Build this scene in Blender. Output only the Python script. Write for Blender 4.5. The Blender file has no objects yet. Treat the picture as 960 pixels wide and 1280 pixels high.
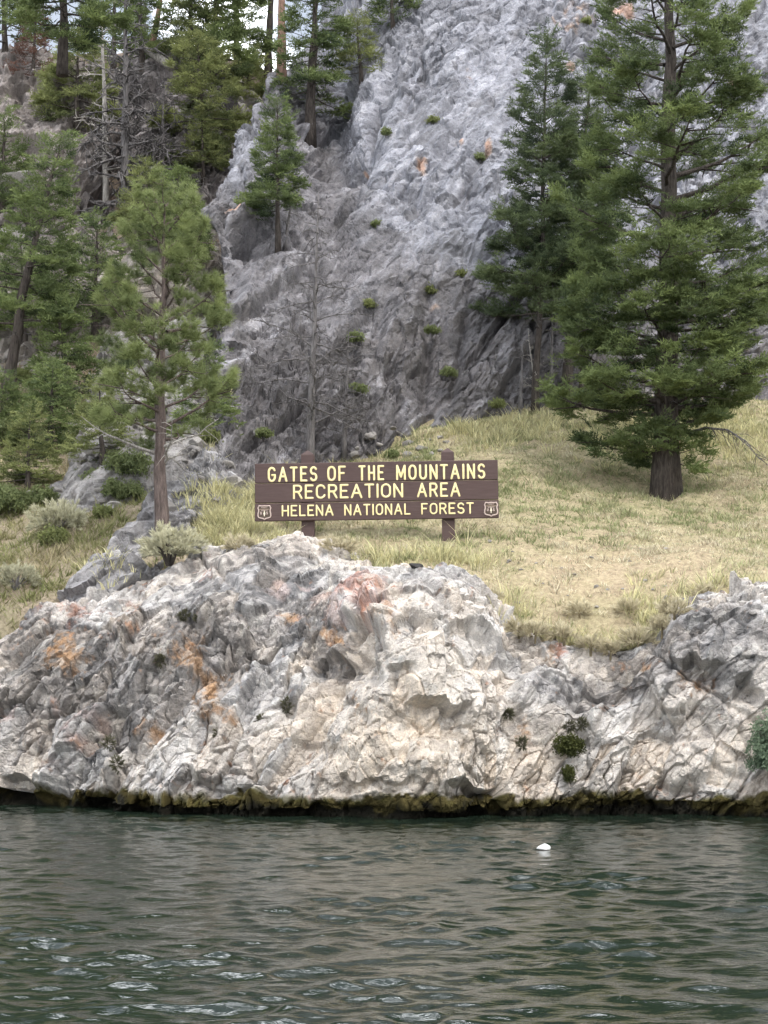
import bpy, math
import numpy as np
from mathutils import Vector
from mathutils.bvhtree import BVHTree

# ------------------------------------------------------------------ camera, sky, sun, exposure
SC = bpy.context.scene
COL = SC.collection
FPX, CX, CY, HOR, CAMH = 2300.0, 480.0, 640.0, 838.0, 2.0
PITCH = math.atan((HOR - CY) / FPX)
cam = bpy.data.cameras.new('camera')
cam.sensor_fit = 'VERTICAL'
cam.angle_y = 2 * math.atan(640.0 / FPX)
cam.clip_start = 0.1
cam.clip_end = 3000
camo = bpy.data.objects.new('camera', cam)
COL.objects.link(camo)
camo.location = (0, 0, CAMH)
camo.rotation_euler = (math.pi / 2 + PITCH, 0, 0)
SC.camera = camo

SUN_EL, SUN_AZ = math.radians(52), math.radians(152)      # azimuth from +Y towards +X
sdir = Vector((math.sin(SUN_AZ) * math.cos(SUN_EL), math.cos(SUN_AZ) * math.cos(SUN_EL), math.sin(SUN_EL)))
world = bpy.data.worlds.new('World')
SC.world = world
world.use_nodes = True
wn = world.node_tree
wn.nodes.clear()
w_out = wn.nodes.new('ShaderNodeOutputWorld')
w_bg = wn.nodes.new('ShaderNodeBackground')
w_sky = wn.nodes.new('ShaderNodeTexSky')
w_sky.sky_type = 'NISHITA'
w_sky.sun_disc = False
w_sky.sun_elevation = SUN_EL
w_sky.sun_rotation = SUN_AZ
w_sky.air_density = 1.0
w_sky.dust_density = 5.0
w_sky.ozone_density = 1.0
w_bg.inputs['Strength'].default_value = 0.12
# broken bright cloud all over the sky
w_co = wn.nodes.new('ShaderNodeTexCoord')
w_no = wn.nodes.new('ShaderNodeTexNoise')
w_no.inputs['Scale'].default_value = 5.0
w_no.inputs['Detail'].default_value = 7.0
w_no.inputs['Roughness'].default_value = .6
w_ra = wn.nodes.new('ShaderNodeValToRGB')
w_ra.color_ramp.elements[0].position = .50
w_ra.color_ramp.elements[1].position = .63
w_mx = wn.nodes.new('ShaderNodeMix')
w_mx.data_type = 'RGBA'
w_mx.inputs[7].default_value = (46.0, 47.0, 48.5, 1)
wn.links.new(w_co.outputs['Generated'], w_no.inputs['Vector'])
wn.links.new(w_no.outputs[0], w_ra.inputs[0])
wn.links.new(w_ra.outputs[0], w_mx.inputs[0])
w_ve = wn.nodes.new('ShaderNodeMix')
w_ve.data_type = 'RGBA'
w_ve.inputs[0].default_value = .5
w_ve.inputs[7].default_value = (7.0, 7.4, 8.0, 1)
wn.links.new(w_sky.outputs[0], w_ve.inputs[6])
wn.links.new(w_ve.outputs[2], w_mx.inputs[6])
wn.links.new(w_mx.outputs[2], w_bg.inputs['Color'])
wn.links.new(w_bg.outputs[0], w_out.inputs['Surface'])
sl = bpy.data.lights.new('sun', 'SUN')
sl.energy = 1.25
sl.angle = math.radians(12)
sl.color = (1.0, 0.95, 0.88)
so = bpy.data.objects.new('sun', sl)
COL.objects.link(so)
so.rotation_euler = (-sdir).to_track_quat('-Z', 'Y').to_euler()
so.location = (10, -10, 40)

SC.render.engine = 'CYCLES'
SC.view_settings.view_transform = 'Standard'
SC.view_settings.look = 'None'
SC.view_settings.gamma = 1.0
SC.view_settings.use_curve_mapping = False
SC.view_settings.exposure = 0.42
SC.cycles.max_bounces = 5
SC.cycles.diffuse_bounces = 2
SC.cycles.use_adaptive_sampling = True
SC.cycles.adaptive_threshold = .04
SC.cycles.transparent_max_bounces = 6

# ------------------------------------------------------------------ helpers
RNG = np.random.default_rng(11)
CP, SP = math.cos(PITCH), math.sin(PITCH)


def P(px, py, Y):
    """world point seen at photo pixel (px, py) at distance Y"""
    xc, yc = (px - CX) / FPX, (CY - py) / FPX
    d = np.array([xc, CP - yc * SP, SP + yc * CP])
    return d * (Y / d[1]) + np.array([0, 0, CAMH])


def proj(V):
    d = V - np.array([0, 0, CAMH])
    f = d[:, 1] * CP + d[:, 2] * SP
    u = -d[:, 1] * SP + d[:, 2] * CP
    return CX + FPX * d[:, 0] / f, CY - FPX * u / f


def _hash(ix, iy, iz, s):
    n = (ix.astype(np.uint32) * np.uint32(374761393) + iy.astype(np.uint32) * np.uint32(668265263)
         + iz.astype(np.uint32) * np.uint32(2246822519) + np.uint32((s * 3266489917) & 0xffffffff))
    n = (n ^ (n >> np.uint32(13))) * np.uint32(1274126177)
    n = (n ^ (n >> np.uint32(16))) * np.uint32(2654435761)
    n = n ^ (n >> np.uint32(15))
    return n.astype(np.float32) / np.float32(4294967295.0)


def vnoise(Q, s=0):
    Q = np.asarray(Q, dtype=np.float32)
    i = np.floor(Q).astype(np.int32)
    f = Q - i
    f = f * f * f * (f * (f * 6 - 15) + 10)
    r = 0
    for dx in (0, 1):
        wx = f[:, 0] if dx else 1 - f[:, 0]
        for dy in (0, 1):
            wy = f[:, 1] if dy else 1 - f[:, 1]
            for dz in (0, 1):
                wz = f[:, 2] if dz else 1 - f[:, 2]
                r = r + wx * wy * wz * _hash(i[:, 0] + dx, i[:, 1] + dy, i[:, 2] + dz, s)
    return r * 2 - 1


def fbm(Q, oct=4, s=0, gain=.5):
    a, r, t = 1.0, 0, 0
    for k in range(oct):
        r = r + a * vnoise(Q * (2.03 ** k) + 17.3 * k, s + k)
        t += a
        a *= gain
    return r / t


def _hash3(ix, iy, iz, s):
    n = (ix.astype(np.uint32) * np.uint32(374761393) + iy.astype(np.uint32) * np.uint32(668265263)
         + iz.astype(np.uint32) * np.uint32(2246822519) + np.uint32((s * 3266489917) & 0xffffffff))
    n = (n ^ (n >> np.uint32(13))) * np.uint32(1274126177)
    n = (n ^ (n >> np.uint32(16))) * np.uint32(2654435761)
    n = n ^ (n >> np.uint32(15))
    k = np.float32(1 / 1023.0)
    return ((n & np.uint32(1023)).astype(np.float32) * k, ((n >> np.uint32(10)) & np.uint32(1023)).astype(np.float32) * k,
            ((n >> np.uint32(20)) & np.uint32(1023)).astype(np.float32) * k)


def cells(Q, s=0):
    """two nearest jittered seeds: per seed (relative vector, distance, random numbers)"""
    Q = np.asarray(Q, dtype=np.float32)
    i = np.floor(Q).astype(np.int32)
    fr_ = Q - i
    n = len(Q)
    b1 = np.full(n, 9e9, np.float32)
    b2 = np.full(n, 9e9, np.float32)
    k1 = np.zeros(n, np.int8)
    k2 = np.zeros(n, np.int8)
    offs = [(a, b_, c_) for a in (-1, 0, 1) for b_ in (-1, 0, 1) for c_ in (-1, 0, 1)]
    for kk, (dx, dy, dz) in enumerate(offs):
        hx, hy, hz = _hash3(i[:, 0] + dx, i[:, 1] + dy, i[:, 2] + dz, s)
        d = (hx + (dx - fr_[:, 0])) ** 2 + (hy + (dy - fr_[:, 1])) ** 2 + (hz + (dz - fr_[:, 2])) ** 2
        m = d < b1
        m2 = ~m & (d < b2)
        k2[m] = k1[m]
        b2[m] = b1[m]
        k2[m2] = kk
        b2[m2] = d[m2]
        k1[m] = kk
        b1[m] = d[m]
    oa = np.array(offs, np.int32)
    res = []
    for kk, dd in ((k1, b1), (k2, b2)):
        c_ = i + oa[kk]
        seed = c_ + np.stack(_hash3(c_[:, 0], c_[:, 1], c_[:, 2], s), 1)
        h1 = _hash3(c_[:, 0], c_[:, 1], c_[:, 2], s + 1000)
        rnd = np.stack(h1 + (_hash(c_[:, 0], c_[:, 1], c_[:, 2], s + 2000),), 1)
        res.append((Q - seed, np.sqrt(dd), rnd))
    return res


def sstep(a, b, x):
    t = np.clip((x - a) / (b - a), 0, 1)
    return t * t * (3 - 2 * t)


def mesh_from(name, V, F, mats, smooth=True, colors=None, mat_idx=None, attr='Col'):
    """F: (m,3) or (m,4) int array or list of such arrays"""
    me = bpy.data.meshes.new(name)
    Fs = F if isinstance(F, list) else [F]
    Fs = [np.asarray(f, np.int32) for f in Fs if len(f)]
    V = np.asarray(V, np.float32)
    loops = np.concatenate([f.ravel() for f in Fs])
    tot = np.concatenate([np.full(len(f), f.shape[1], np.int32) for f in Fs])
    st = np.concatenate([[0], np.cumsum(tot)[:-1]]).astype(np.int32)
    me.vertices.add(len(V))
    me.vertices.foreach_set('co', V.ravel())
    me.loops.add(len(loops))
    me.loops.foreach_set('vertex_index', loops)
    me.polygons.add(len(tot))
    me.polygons.foreach_set('loop_start', st)
    me.polygons.foreach_set('loop_total', tot)
    me.polygons.foreach_set('use_smooth', np.full(len(tot), bool(smooth)))
    if mat_idx is not None:
        me.polygons.foreach_set('material_index', np.asarray(mat_idx, np.int32))
    if colors is not None:
        ca = me.attributes.new(attr, 'FLOAT_COLOR', 'POINT')
        c = np.ones((len(V), 4), np.float32)
        c[:, :colors.shape[1]] = colors
        ca.data.foreach_set('color', c.ravel())
    for m in (mats if isinstance(mats, (list, tuple)) else [mats]):
        me.materials.append(m)
    me.update(calc_edges=True)
    return me


def link(name, me, parent=None, label=None, cat=None, group=None, kind=None, loc=None):
    o = bpy.data.objects.new(name, me)
    COL.objects.link(o)
    if parent is not None:
        o.parent = parent
    if loc is not None:
        o.location = loc
    if label:
        o['label'] = label
    if cat:
        o['category'] = cat
    if group:
        o['group'] = group
    if kind:
        o['kind'] = kind
    return o


def tube(pts, rad, n=8, cap=True, flat=None):
    """tapered tube along a polyline -> V, F(list)"""
    pts = np.asarray(pts, float)
    m = len(pts)
    rad = np.broadcast_to(np.asarray(rad, float), (m,))
    T = np.gradient(pts, axis=0)
    T /= np.linalg.norm(T, axis=1)[:, None] + 1e-9
    ref = np.array([0, 0, 1.0]) if abs(T[0][2]) < .8 else np.array([1.0, 0, 0])
    V = []
    for i in range(m):
        a = np.cross(T[i], ref)
        a /= np.linalg.norm(a) + 1e-9
        b = np.cross(T[i], a)
        ref = np.cross(a, T[i])
        th = np.arange(n) * 2 * math.pi / n
        V.append(pts[i] + rad[i] * (np.cos(th)[:, None] * a + np.sin(th)[:, None] * b))
    V = np.concatenate(V)
    F = []
    for i in range(m - 1):
        for k in range(n):
            F.append((i * n + k, i * n + (k + 1) % n, (i + 1) * n + (k + 1) % n, (i + 1) * n + k))
    F = np.array(F, np.int32)
    fl = [F]
    if cap:
        V = np.concatenate([V, pts[:1], pts[-1:]])
        c0, c1 = m * n, m * n + 1
        t = [(c0, (k + 1) % n, k) for k in range(n)] + [(c1, (m - 1) * n + k, (m - 1) * n + (k + 1) % n) for k in range(n)]
        fl.append(np.array(t, np.int32))
    return V, fl


def join(parts):
    """[(V, [F..])..] -> V, [quads, tris]"""
    Vs, q, t, off = [], [], [], 0
    for V, fl in parts:
        for f in fl:
            (q if f.shape[1] == 4 else t).append(f + off)
        Vs.append(V)
        off += len(V)
    out = []
    if q:
        out.append(np.concatenate(q))
    if t:
        out.append(np.concatenate(t))
    return np.concatenate(Vs), out


def box(x0, x1, y0, y1, z0, z1, bev=0.0):
    V = np.array([(x, y, z) for x in (x0, x1) for y in (y0, y1) for z in (z0, z1)], float)
    F = np.array([(0, 1, 3, 2), (4, 6, 7, 5), (0, 4, 5, 1), (2, 3, 7, 6), (0, 2, 6, 4), (1, 5, 7, 3)], np.int32)
    return V, [F]


# ------------------------------------------------------------------ materials
def newmat(name, rough=.9, spec=.2):
    m = bpy.data.materials.new(name)
    m.use_nodes = True
    nt = m.node_tree
    b = nt.nodes['Principled BSDF']
    b.inputs['Roughness'].default_value = rough
    b.inputs['Specular IOR Level'].default_value = spec
    return m, nt, b


def N(nt, t, **kw):
    n = nt.nodes.new(t)
    for k, v in kw.items():
        if k in n.inputs:
            n.inputs[k].default_value = v
        else:
            setattr(n, k, v)
    return n


def mixc(nt, fac, a, b, mode='MIX'):
    n = nt.nodes.new('ShaderNodeMix')
    n.data_type = 'RGBA'
    n.blend_type = mode
    for sock, val in ((n.inputs[0], fac), (n.inputs[6], a), (n.inputs[7], b)):
        if hasattr(val, 'is_output'):
            nt.links.new(val, sock)
        else:
            sock.default_value = val if not isinstance(val, tuple) else (*val[:3], 1)
    return n.outputs[2]


def ramp(nt, fac, stops):
    r = nt.nodes.new('ShaderNodeValToRGB')
    e = r.color_ramp.elements
    e[0].position, e[0].color = stops[0][0], (*stops[0][1], 1)
    e[1].position, e[1].color = stops[1][0], (*stops[1][1], 1)
    for p_, c in stops[2:]:
        k = e.new(p_)
        k.color = (*c, 1)
    nt.links.new(fac, r.inputs[0])
    return r.outputs[0]


def rock_material(name, bump=.6, scale=1.0):
    m, nt, b = newmat(name, .92, .15)
    co = N(nt, 'ShaderNodeTexCoord').outputs['Object']
    at = N(nt, 'ShaderNodeAttribute', attribute_name='Col').outputs['Color']
    n1 = N(nt, 'ShaderNodeTexNoise', Scale=9 * scale, Detail=8.0, Roughness=.7)
    n2 = N(nt, 'ShaderNodeTexNoise', Scale=40 * scale, Detail=5.0, Roughness=.7)
    v1 = N(nt, 'ShaderNodeTexVoronoi', Scale=14 * scale, feature='DISTANCE_TO_EDGE')
    for n in (n1, n2, v1):
        nt.links.new(co, n.inputs['Vector'])
    c = mixc(nt, 1.0, at, ramp(nt, n1.outputs[0], [(.28, (.62, .62, .64)), (.5, (1, 1, 1)), (.75, (1.28, 1.26, 1.22))]), 'MULTIPLY')
    c = mixc(nt, .8, c, ramp(nt, n2.outputs[0], [(.3, (.72, .71, .7)), (.6, (1.12, 1.12, 1.12))]), 'MULTIPLY')
    nt.links.new(c, b.inputs['Base Color'])
    add = N(nt, 'ShaderNodeMath', operation='MULTIPLY_ADD')
    cl = N(nt, 'ShaderNodeClamp')
    nt.links.new(v1.outputs['Distance'], cl.inputs[0])
    cl.inputs[2].default_value = .12
    nt.links.new(cl.outputs[0], add.inputs[0])
    add.inputs[1].default_value = 2.0
    nt.links.new(n1.outputs[0], add.inputs[2])
    add2 = N(nt, 'ShaderNodeMath', operation='MULTIPLY_ADD')
    nt.links.new(n2.outputs[0], add2.inputs[0])
    add2.inputs[1].default_value = .4
    nt.links.new(add.outputs[0], add2.inputs[2])
    bp = N(nt, 'ShaderNodeBump', Strength=bump, Distance=.05)
    nt.links.new(add2.outputs[0], bp.inputs['Height'])
    nt.links.new(bp.outputs[0], b.inputs['Normal'])
    return m


def foliage_material(name, dark, light, trans=.33, rough=.6):
    """tint attribute: R = lightness of the spray, G = yellowing"""
    m, nt, b = newmat(name, rough, .2)
    at = N(nt, 'ShaderNodeAttribute', attribute_name='tint')
    sep = N(nt, 'ShaderNodeSeparateColor')
    nt.links.new(at.outputs['Color'], sep.inputs[0])
    c = mixc(nt, sep.outputs[0], dark, light)
    nt.links.new(c, b.inputs['Base Color'])
    tr = N(nt, 'ShaderNodeBsdfTranslucent')
    nt.links.new(c, tr.inputs['Color'])
    mx = N(nt, 'ShaderNodeMixShader')
    mx.inputs[0].default_value = trans
    out = nt.nodes['Material Output']
    nt.links.new(b.outputs[0], mx.inputs[1])
    nt.links.new(tr.outputs[0], mx.inputs[2])
    nt.links.new(mx.outputs[0], out.inputs['Surface'])
    return m


def bark_material(name, a, b_, scale=6.0, bump=.8, stretch=.18):
    m, nt, b = newmat(name, .95, .1)
    co = N(nt, 'ShaderNodeTexCoord').outputs['Object']
    mp = N(nt, 'ShaderNodeMapping')
    mp.inputs['Scale'].default_value = (1, 1, stretch)
    nt.links.new(co, mp.inputs[0])
    n1 = N(nt, 'ShaderNodeTexNoise', Scale=scale * 4, Detail=6.0, Roughness=.7)
    v = N(nt, 'ShaderNodeTexVoronoi', Scale=scale * 3)
    nt.links.new(mp.outputs[0], n1.inputs['Vector'])
    nt.links.new(mp.outputs[0], v.inputs['Vector'])
    c = ramp(nt, n1.outputs[0], [(.32, a), (.66, b_)])
    nt.links.new(c, b.inputs['Base Color'])
    bp = N(nt, 'ShaderNodeBump', Strength=bump, Distance=.03)
    ad = N(nt, 'ShaderNodeMath', operation='ADD')
    nt.links.new(n1.outputs[0], ad.inputs[0])
    nt.links.new(v.outputs[0], ad.inputs[1])
    nt.links.new(ad.outputs[0], bp.inputs['Height'])
    nt.links.new(bp.outputs[0], b.inputs['Normal'])
    return m


M_BLUFF = rock_material('pale limestone', .6, 1.0)
M_CLIFF = rock_material('grey cliff limestone', .65, .6)
M_STONE = rock_material('loose stone', .5, 1.0)
M_BARK_FIR = bark_material('fir bark', (.028, .024, .022), (.11, .095, .085))
M_BARK_PINE = bark_material('pine bark', (.05, .040, .037), (.19, .15, .135))
M_BARK_RED = bark_material('red pine bark', (.13, .08, .062), (.34, .22, .175))
M_DEAD = bark_material('weathered dead wood', (.06, .055, .055), (.21, .20, .20))
M_DEAD_PALE = bark_material('bleached dead wood', (.18, .17, .16), (.5, .47, .43))
M_FIR = foliage_material('fir needles', (.045, .068, .035), (.22, .275, .10))
M_FIR_DARK = foliage_material('dark fir needles', (.045, .066, .040), (.18, .225, .10))
M_FIR_YEL = foliage_material('yellow green needles', (.085, .105, .048), (.31, .34, .13))
M_PINE = foliage_material('pine needles', (.085, .115, .052), (.32, .37, .15))
M_RUST = foliage_material('rusty dead needles', (.08, .045, .035), (.22, .12, .09))
M_SAGE = foliage_material('sagebrush leaves', (.16, .165, .11), (.62, .60, .44))
M_SHRUB = foliage_material('green shrub leaves', (.075, .10, .045), (.25, .29, .125))
M_WATERSHRUB = foliage_material('waterside shrub leaves', (.05, .085, .05), (.28, .36, .24))
M_MOSS = foliage_material('moss', (.035, .045, .015), (.12, .13, .04))
M_TUFT = foliage_material('dark wiry tuft', (.07, .07, .045), (.2, .195, .12))

# grass: colour attribute carries the dry / green mix of each blade
M_GRASS, nt, b = newmat('dry grass', .8, .15)
at = N(nt, 'ShaderNodeAttribute', attribute_name='Col').outputs['Color']
nt.links.new(at, b.inputs['Base Color'])
tr = N(nt, 'ShaderNodeBsdfTranslucent')
nt.links.new(at, tr.inputs['Color'])
mx = N(nt, 'ShaderNodeMixShader')
mx.inputs[0].default_value = .3
nt.links.new(b.outputs[0], mx.inputs[1])
nt.links.new(tr.outputs[0], mx.inputs[2])
nt.links.new(mx.outputs[0], nt.nodes['Material Output'].inputs['Surface'])

# soil
M_SOIL, nt, b = newmat('dry grassy soil', .95, .1)
co = N(nt, 'ShaderNodeTexCoord').outputs['Object']
n1 = N(nt, 'ShaderNodeTexNoise', Scale=1.3, Detail=8.0, Roughness=.65)
n2 = N(nt, 'ShaderNodeTexNoise', Scale=14.0, Detail=8.0, Roughness=.75)
for n in (n1, n2):
    nt.links.new(co, n.inputs['Vector'])
c = ramp(nt, n1.outputs[0], [(.3, (.27, .225, .16)), (.5, (.40, .355, .24)), (.7, (.30, .29, .165))])
c = mixc(nt, .9, c, ramp(nt, n2.outputs[0], [(.3, (.5, .46, .42)), (.62, (1.25, 1.22, 1.15))]), 'MULTIPLY')
at = N(nt, 'ShaderNodeAttribute', attribute_name='Col').outputs['Color']
c = mixc(nt, 1.0, c, at, 'MULTIPLY')
nt.links.new(c, b.inputs['Base Color'])
bp = N(nt, 'ShaderNodeBump', Strength=.9, Distance=.06)
nt.links.new(n2.outputs[0], bp.inputs['Height'])
nt.links.new(bp.outputs[0], b.inputs['Normal'])

# water
M_WATER, nt, b = newmat('dark green river water', .015, .5)
b.inputs['Base Color'].default_value = (.010, .017, .0115, 1)
b.inputs['IOR'].default_value = 1.333
co = N(nt, 'ShaderNodeTexCoord').outputs['Object']
mp = N(nt, 'ShaderNodeMapping')
mp.inputs['Scale'].default_value = (1, 1.9, 1)
nt.links.new(co, mp.inputs[0])
n1 = N(nt, 'ShaderNodeTexNoise', Scale=9.0, Detail=3.0, Roughness=.5, Distortion=.3)
nt.links.new(mp.outputs[0], n1.inputs['Vector'])
bp = N(nt, 'ShaderNodeBump', Strength=.11, Distance=.05)
nt.links.new(n1.outputs[0], bp.inputs['Height'])
nt.links.new(bp.outputs[0], b.inputs['Normal'])


# ------------------------------------------------------------------ the ground
CTRL = [  # photo pixel and distance of points on the soil
    (385, 676, 30.3), (560, 679, 30.3), (510, 712, 28.3), (440, 692, 29.3), (650, 796, 26.9), (750, 812, 26.9), (815, 800, 26.9),
    (870, 748, 27.6), (960, 735, 27.6), (700, 720, 29.0), (620, 735, 28.3), (850, 700, 29.6), (960, 690, 30.2), (700, 660, 31.6),
    (832, 622, 35.0), (950, 630, 34.6), (700, 590, 35.6), (955, 540, 40.0), (600, 560, 37.5),
    (480, 560, 38.2), (560, 532, 39.4), (650, 512, 40.5), (760, 500, 41.8), (950, 500, 43.0), (420, 580, 37.2), (1100, 500, 43),
    (203, 676, 31.0), (260, 652, 31.6), (330, 630, 32.5), (300, 600, 34.8), (250, 690, 30.0), (180, 720, 29.2), (120, 740, 29.2),
    (60, 705, 31.0), (0, 785, 29.2), (60, 760, 29.3), (100, 715, 30.4), (80, 650, 33.5), (0, 640, 34.5), (150, 640, 33.0), (200, 620, 34.0),
    (150, 560, 37.0), (230, 560, 37.5), (60, 490, 41.0), (0, 520, 40), (0, 400, 46), (150, 420, 44), (150, 300, 50), (60, 250, 53), (220, 260, 51),
    (200, 180, 56), (80, 140, 58), (250, 110, 60), (340, 108, 61), (0, 90, 62), (140, 70, 63), (-200, 500, 42), (-200, 90, 62), (-200, 780, 30),
    (1300, 730, 28), (1300, 500, 43), (-500, 780, 32), (-500, 100, 62),
]
cw = np.array([P(*c) for c in CTRL])
extra = np.array([(-60, 30, 3), (-60, 62, 19), (60, 28, 3), (60, 43, 8), (60, 60, 12), (20, 55, 9), (0, 55, 10), (-20, 72, 21.5), (0, 72, 19.5),
                  (-60, 80, 21), (20, 80, 14), (60, 80, 14), (-25, 100, 21), (25, 100, 16)], float)
cw = np.concatenate([cw, extra])


def _tps(r2):
    return np.where(r2 > 1e-9, r2 * np.log(np.maximum(r2, 1e-9)) * .5, 0)


_xy = cw[:, :2]
_d2 = ((_xy[:, None] - _xy[None]) ** 2).sum(-1)
_n = len(cw)
_A = np.zeros((_n + 3, _n + 3))
_A[:_n, :_n] = _tps(_d2) + np.eye(_n) * .6
_A[:_n, _n] = 1
_A[:_n, _n + 1:] = _xy
_A[_n:, :_n] = _A[:_n, _n:].T
_w = np.linalg.solve(_A, np.concatenate([cw[:, 2], np.zeros(3)]))


def ground_base(x, y):
    out = np.empty(len(x))
    for a in range(0, len(x), 20000):
        s = slice(a, a + 20000)
        d2 = (x[s, None] - _xy[None, :, 0]) ** 2 + (y[s, None] - _xy[None, :, 1]) ** 2
        out[s] = _tps(d2) @ _w[:_n] + _w[_n] + _w[_n + 1] * x[s] + _w[_n + 2] * y[s]
    return out


# shore bluff: columns of (px, [(py, Y) from the foot to behind the lip])
BL = [
    (-700, [(1000, 31), (930, 31.6), (860, 32.2), (800, 33), (790, 34)]),
    (-200, [(1000, 28.6), (930, 28.9), (860, 29.4), (800, 30.2), (785, 31.2)]),
    (0, [(998, 27.5), (940, 27.6), (885, 27.8), (835, 28.3), (800, 29.2)]),
    (60, [(1000, 27.0), (930, 27.2), (850, 27.6), (785, 28.3), (757, 29.2)]),
    (130, [(1000, 26.6), (930, 26.8), (840, 27.4), (757, 28.2), (735, 29.2)]),
    (200, [(1000, 26.2), (930, 26.5), (830, 27.2), (740, 28.2), (712, 29.4)]),
    (270, [(1000, 25.9), (920, 26.2), (810, 27.0), (715, 28.2), (688, 29.4)]),
    (340, [(1002, 25.6), (920, 25.9), (800, 26.9), (692, 28.5), (672, 29.6)]),
    (400, [(1002, 25.45), (910, 25.75), (800, 26.7), (700, 28.3), (674, 29.6)]),
    (435, [(1002, 25.3), (900, 25.5), (790, 26.0), (722, 27.2), (694, 29)]),
    (470, [(1003, 25.2), (890, 25.2), (785, 25.55), (724, 26.6), (707, 27.8)]),
    (520, [(1003, 25.1), (890, 25.05), (785, 25.35), (720, 26.5), (704, 27.6)]),
    (575, [(1003, 25.2), (900, 25.3), (800, 25.6), (744, 26.4), (725, 27.3)]),
    (610, [(1003, 25.35), (900, 25.45), (820, 25.7), (772, 26.3), (752, 27.0)]),
    (645, [(1003, 25.6), (920, 25.7), (860, 25.9), (808, 26.3), (788, 26.9)]),
    (700, [(1003, 25.7), (920, 25.8), (865, 25.95), (815, 26.35), (795, 26.9)]),
    (760, [(1003, 25.75), (930, 25.8), (875, 25.95), (838, 26.3), (812, 26.8)]),
    (812, [(1003, 25.7), (930, 25.75), (865, 25.85), (815, 26.1), (796, 26.7)]),
    (845, [(1003, 25.6), (920, 25.6), (830, 25.5), (784, 25.9), (764, 26.7)]),
    (900, [(1003, 25.55), (910, 25.5), (820, 25.35), (764, 25.8), (746, 26.8)]),
    (960, [(1003, 25.5), (910, 25.5), (820, 25.4), (758, 25.8), (738, 26.9)]),
    (1100, [(1003, 25.6), (910, 25.6), (820, 25.6), (758, 26.1), (738, 27.2)]),
    (1600, [(1003, 27), (910, 27), (820, 27.2), (745, 28), (725, 29)]),
]
bl_cols = []
for px, rows in BL:
    pts = [P(px, *r) for r in rows]
    f = pts[0].copy()
    f[2] = .27
    under = .5 if 540 < px < 625 else (.4 if -20 < px < 40 else .13)
    k1 = f + np.array([0, under, 0]); k1[2] = .06
    k0 = f + np.array([0, under + .3, 0]); k0[2] = -.9
    b_ = pts[-1] + np.array([0, 1.6, -.5])
    bl_cols.append([k0, k1, f] + pts[1:] + [b_])
bl_cols = np.array(bl_cols)
LIPX = bl_cols[:, 6, 0]
LIPY = bl_cols[:, 6, 1]
K6Y = bl_cols[:, 7, 1]


def ground_z(x, y):
    x = np.asarray(x, float); y = np.asarray(y, float)
    z = ground_base(x, y)
    q = np.stack([x, y, np.zeros_like(x)], 1)
    z = z + .10 * fbm(q * .8, 3, 5) + .07 * fbm(q * 2.6, 3, 9) + .03 * fbm(q * 9, 2, 12)
    rough = sstep(38, 46, y) * sstep(-2.5, -5, x)
    z = z + rough * .5 * fbm(q * .9, 4, 31)
    lip = np.interp(x, LIPX, LIPY)
    z = z - 6 * sstep(.55, -1.2, y - lip)
    return z


def axis_grid(segs):
    out = [segs[0][0]]
    for a, b_, d in segs:
        n = max(1, int(math.ceil((b_ - a) / d)))
        out += list(a + (b_ - a) * (np.arange(n) + 1) / n)
    return np.array(out)


gx = axis_grid([(-140, -30, 10), (-30, -14, .8), (-14, -8, .3), (-8, 8, .1), (8, 14, .3), (14, 30, .8), (30, 140, 10)])
gy = axis_grid([(24.5, 26, .25), (26, 38, .09), (38, 48, .2), (48, 66, .3), (66, 120, 4), (120, 400, 40)])
GX, GY = np.meshgrid(gx, gy, indexing='ij')
gz = ground_z(np.clip(GX.ravel(), -62, 62), np.clip(GY.ravel(), 0, 100))
GV = np.stack([GX.ravel(), GY.ravel(), gz], 1)


def grid_faces(nu, nv):
    i = (np.arange(nu - 1)[:, None] * nv + np.arange(nv - 1)[None]).ravel()
    return np.stack([i, i + nv, i + nv + 1, i + 1], 1).astype(np.int32)


GF = grid_faces(len(gx), len(gy))
gpx, gpy = proj(np.where(GV[:, 1:2] > 5, GV, GV + np.array([0, 40, 0])))
gcol = np.ones((len(GV), 3))
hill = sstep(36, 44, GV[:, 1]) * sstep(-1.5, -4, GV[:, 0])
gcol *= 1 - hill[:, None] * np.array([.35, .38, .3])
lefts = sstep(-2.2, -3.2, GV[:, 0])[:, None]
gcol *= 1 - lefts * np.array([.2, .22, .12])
bare = np.exp(-(((gpx - 770) / 170) ** 2 + ((gpy - 715) / 45) ** 2))[:, None]
gcol = gcol * (1 + bare * np.array([.1, .04, .1]))
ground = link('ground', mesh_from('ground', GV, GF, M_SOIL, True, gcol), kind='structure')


# ------------------------------------------------------------------ rock sheets
def catmull(Pc, t):
    """Pc (n, ..., 3) control points, t in [0, n-1]"""
    n = len(Pc)
    i = np.clip(np.floor(t).astype(int), 0, n - 2)
    f = (t - i).reshape((-1,) + (1,) * (Pc.ndim - 1))
    p1, p2 = Pc[i], Pc[i + 1]
    p0 = np.where((i > 0).reshape(f.shape), Pc[np.maximum(i - 1, 0)], 2 * p1 - p2)
    p3 = np.where((i < n - 2).reshape(f.shape), Pc[np.minimum(i + 2, n - 1)], 2 * p2 - p1)
    m1, m2 = (p2 - p0) * .4, (p3 - p1) * .4
    f2, f3 = f * f, f * f * f
    return (2 * f3 - 3 * f2 + 1) * p1 + (f3 - 2 * f2 + f) * m1 + (-2 * f3 + 3 * f2) * p2 + (f3 - f2) * m2


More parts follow.
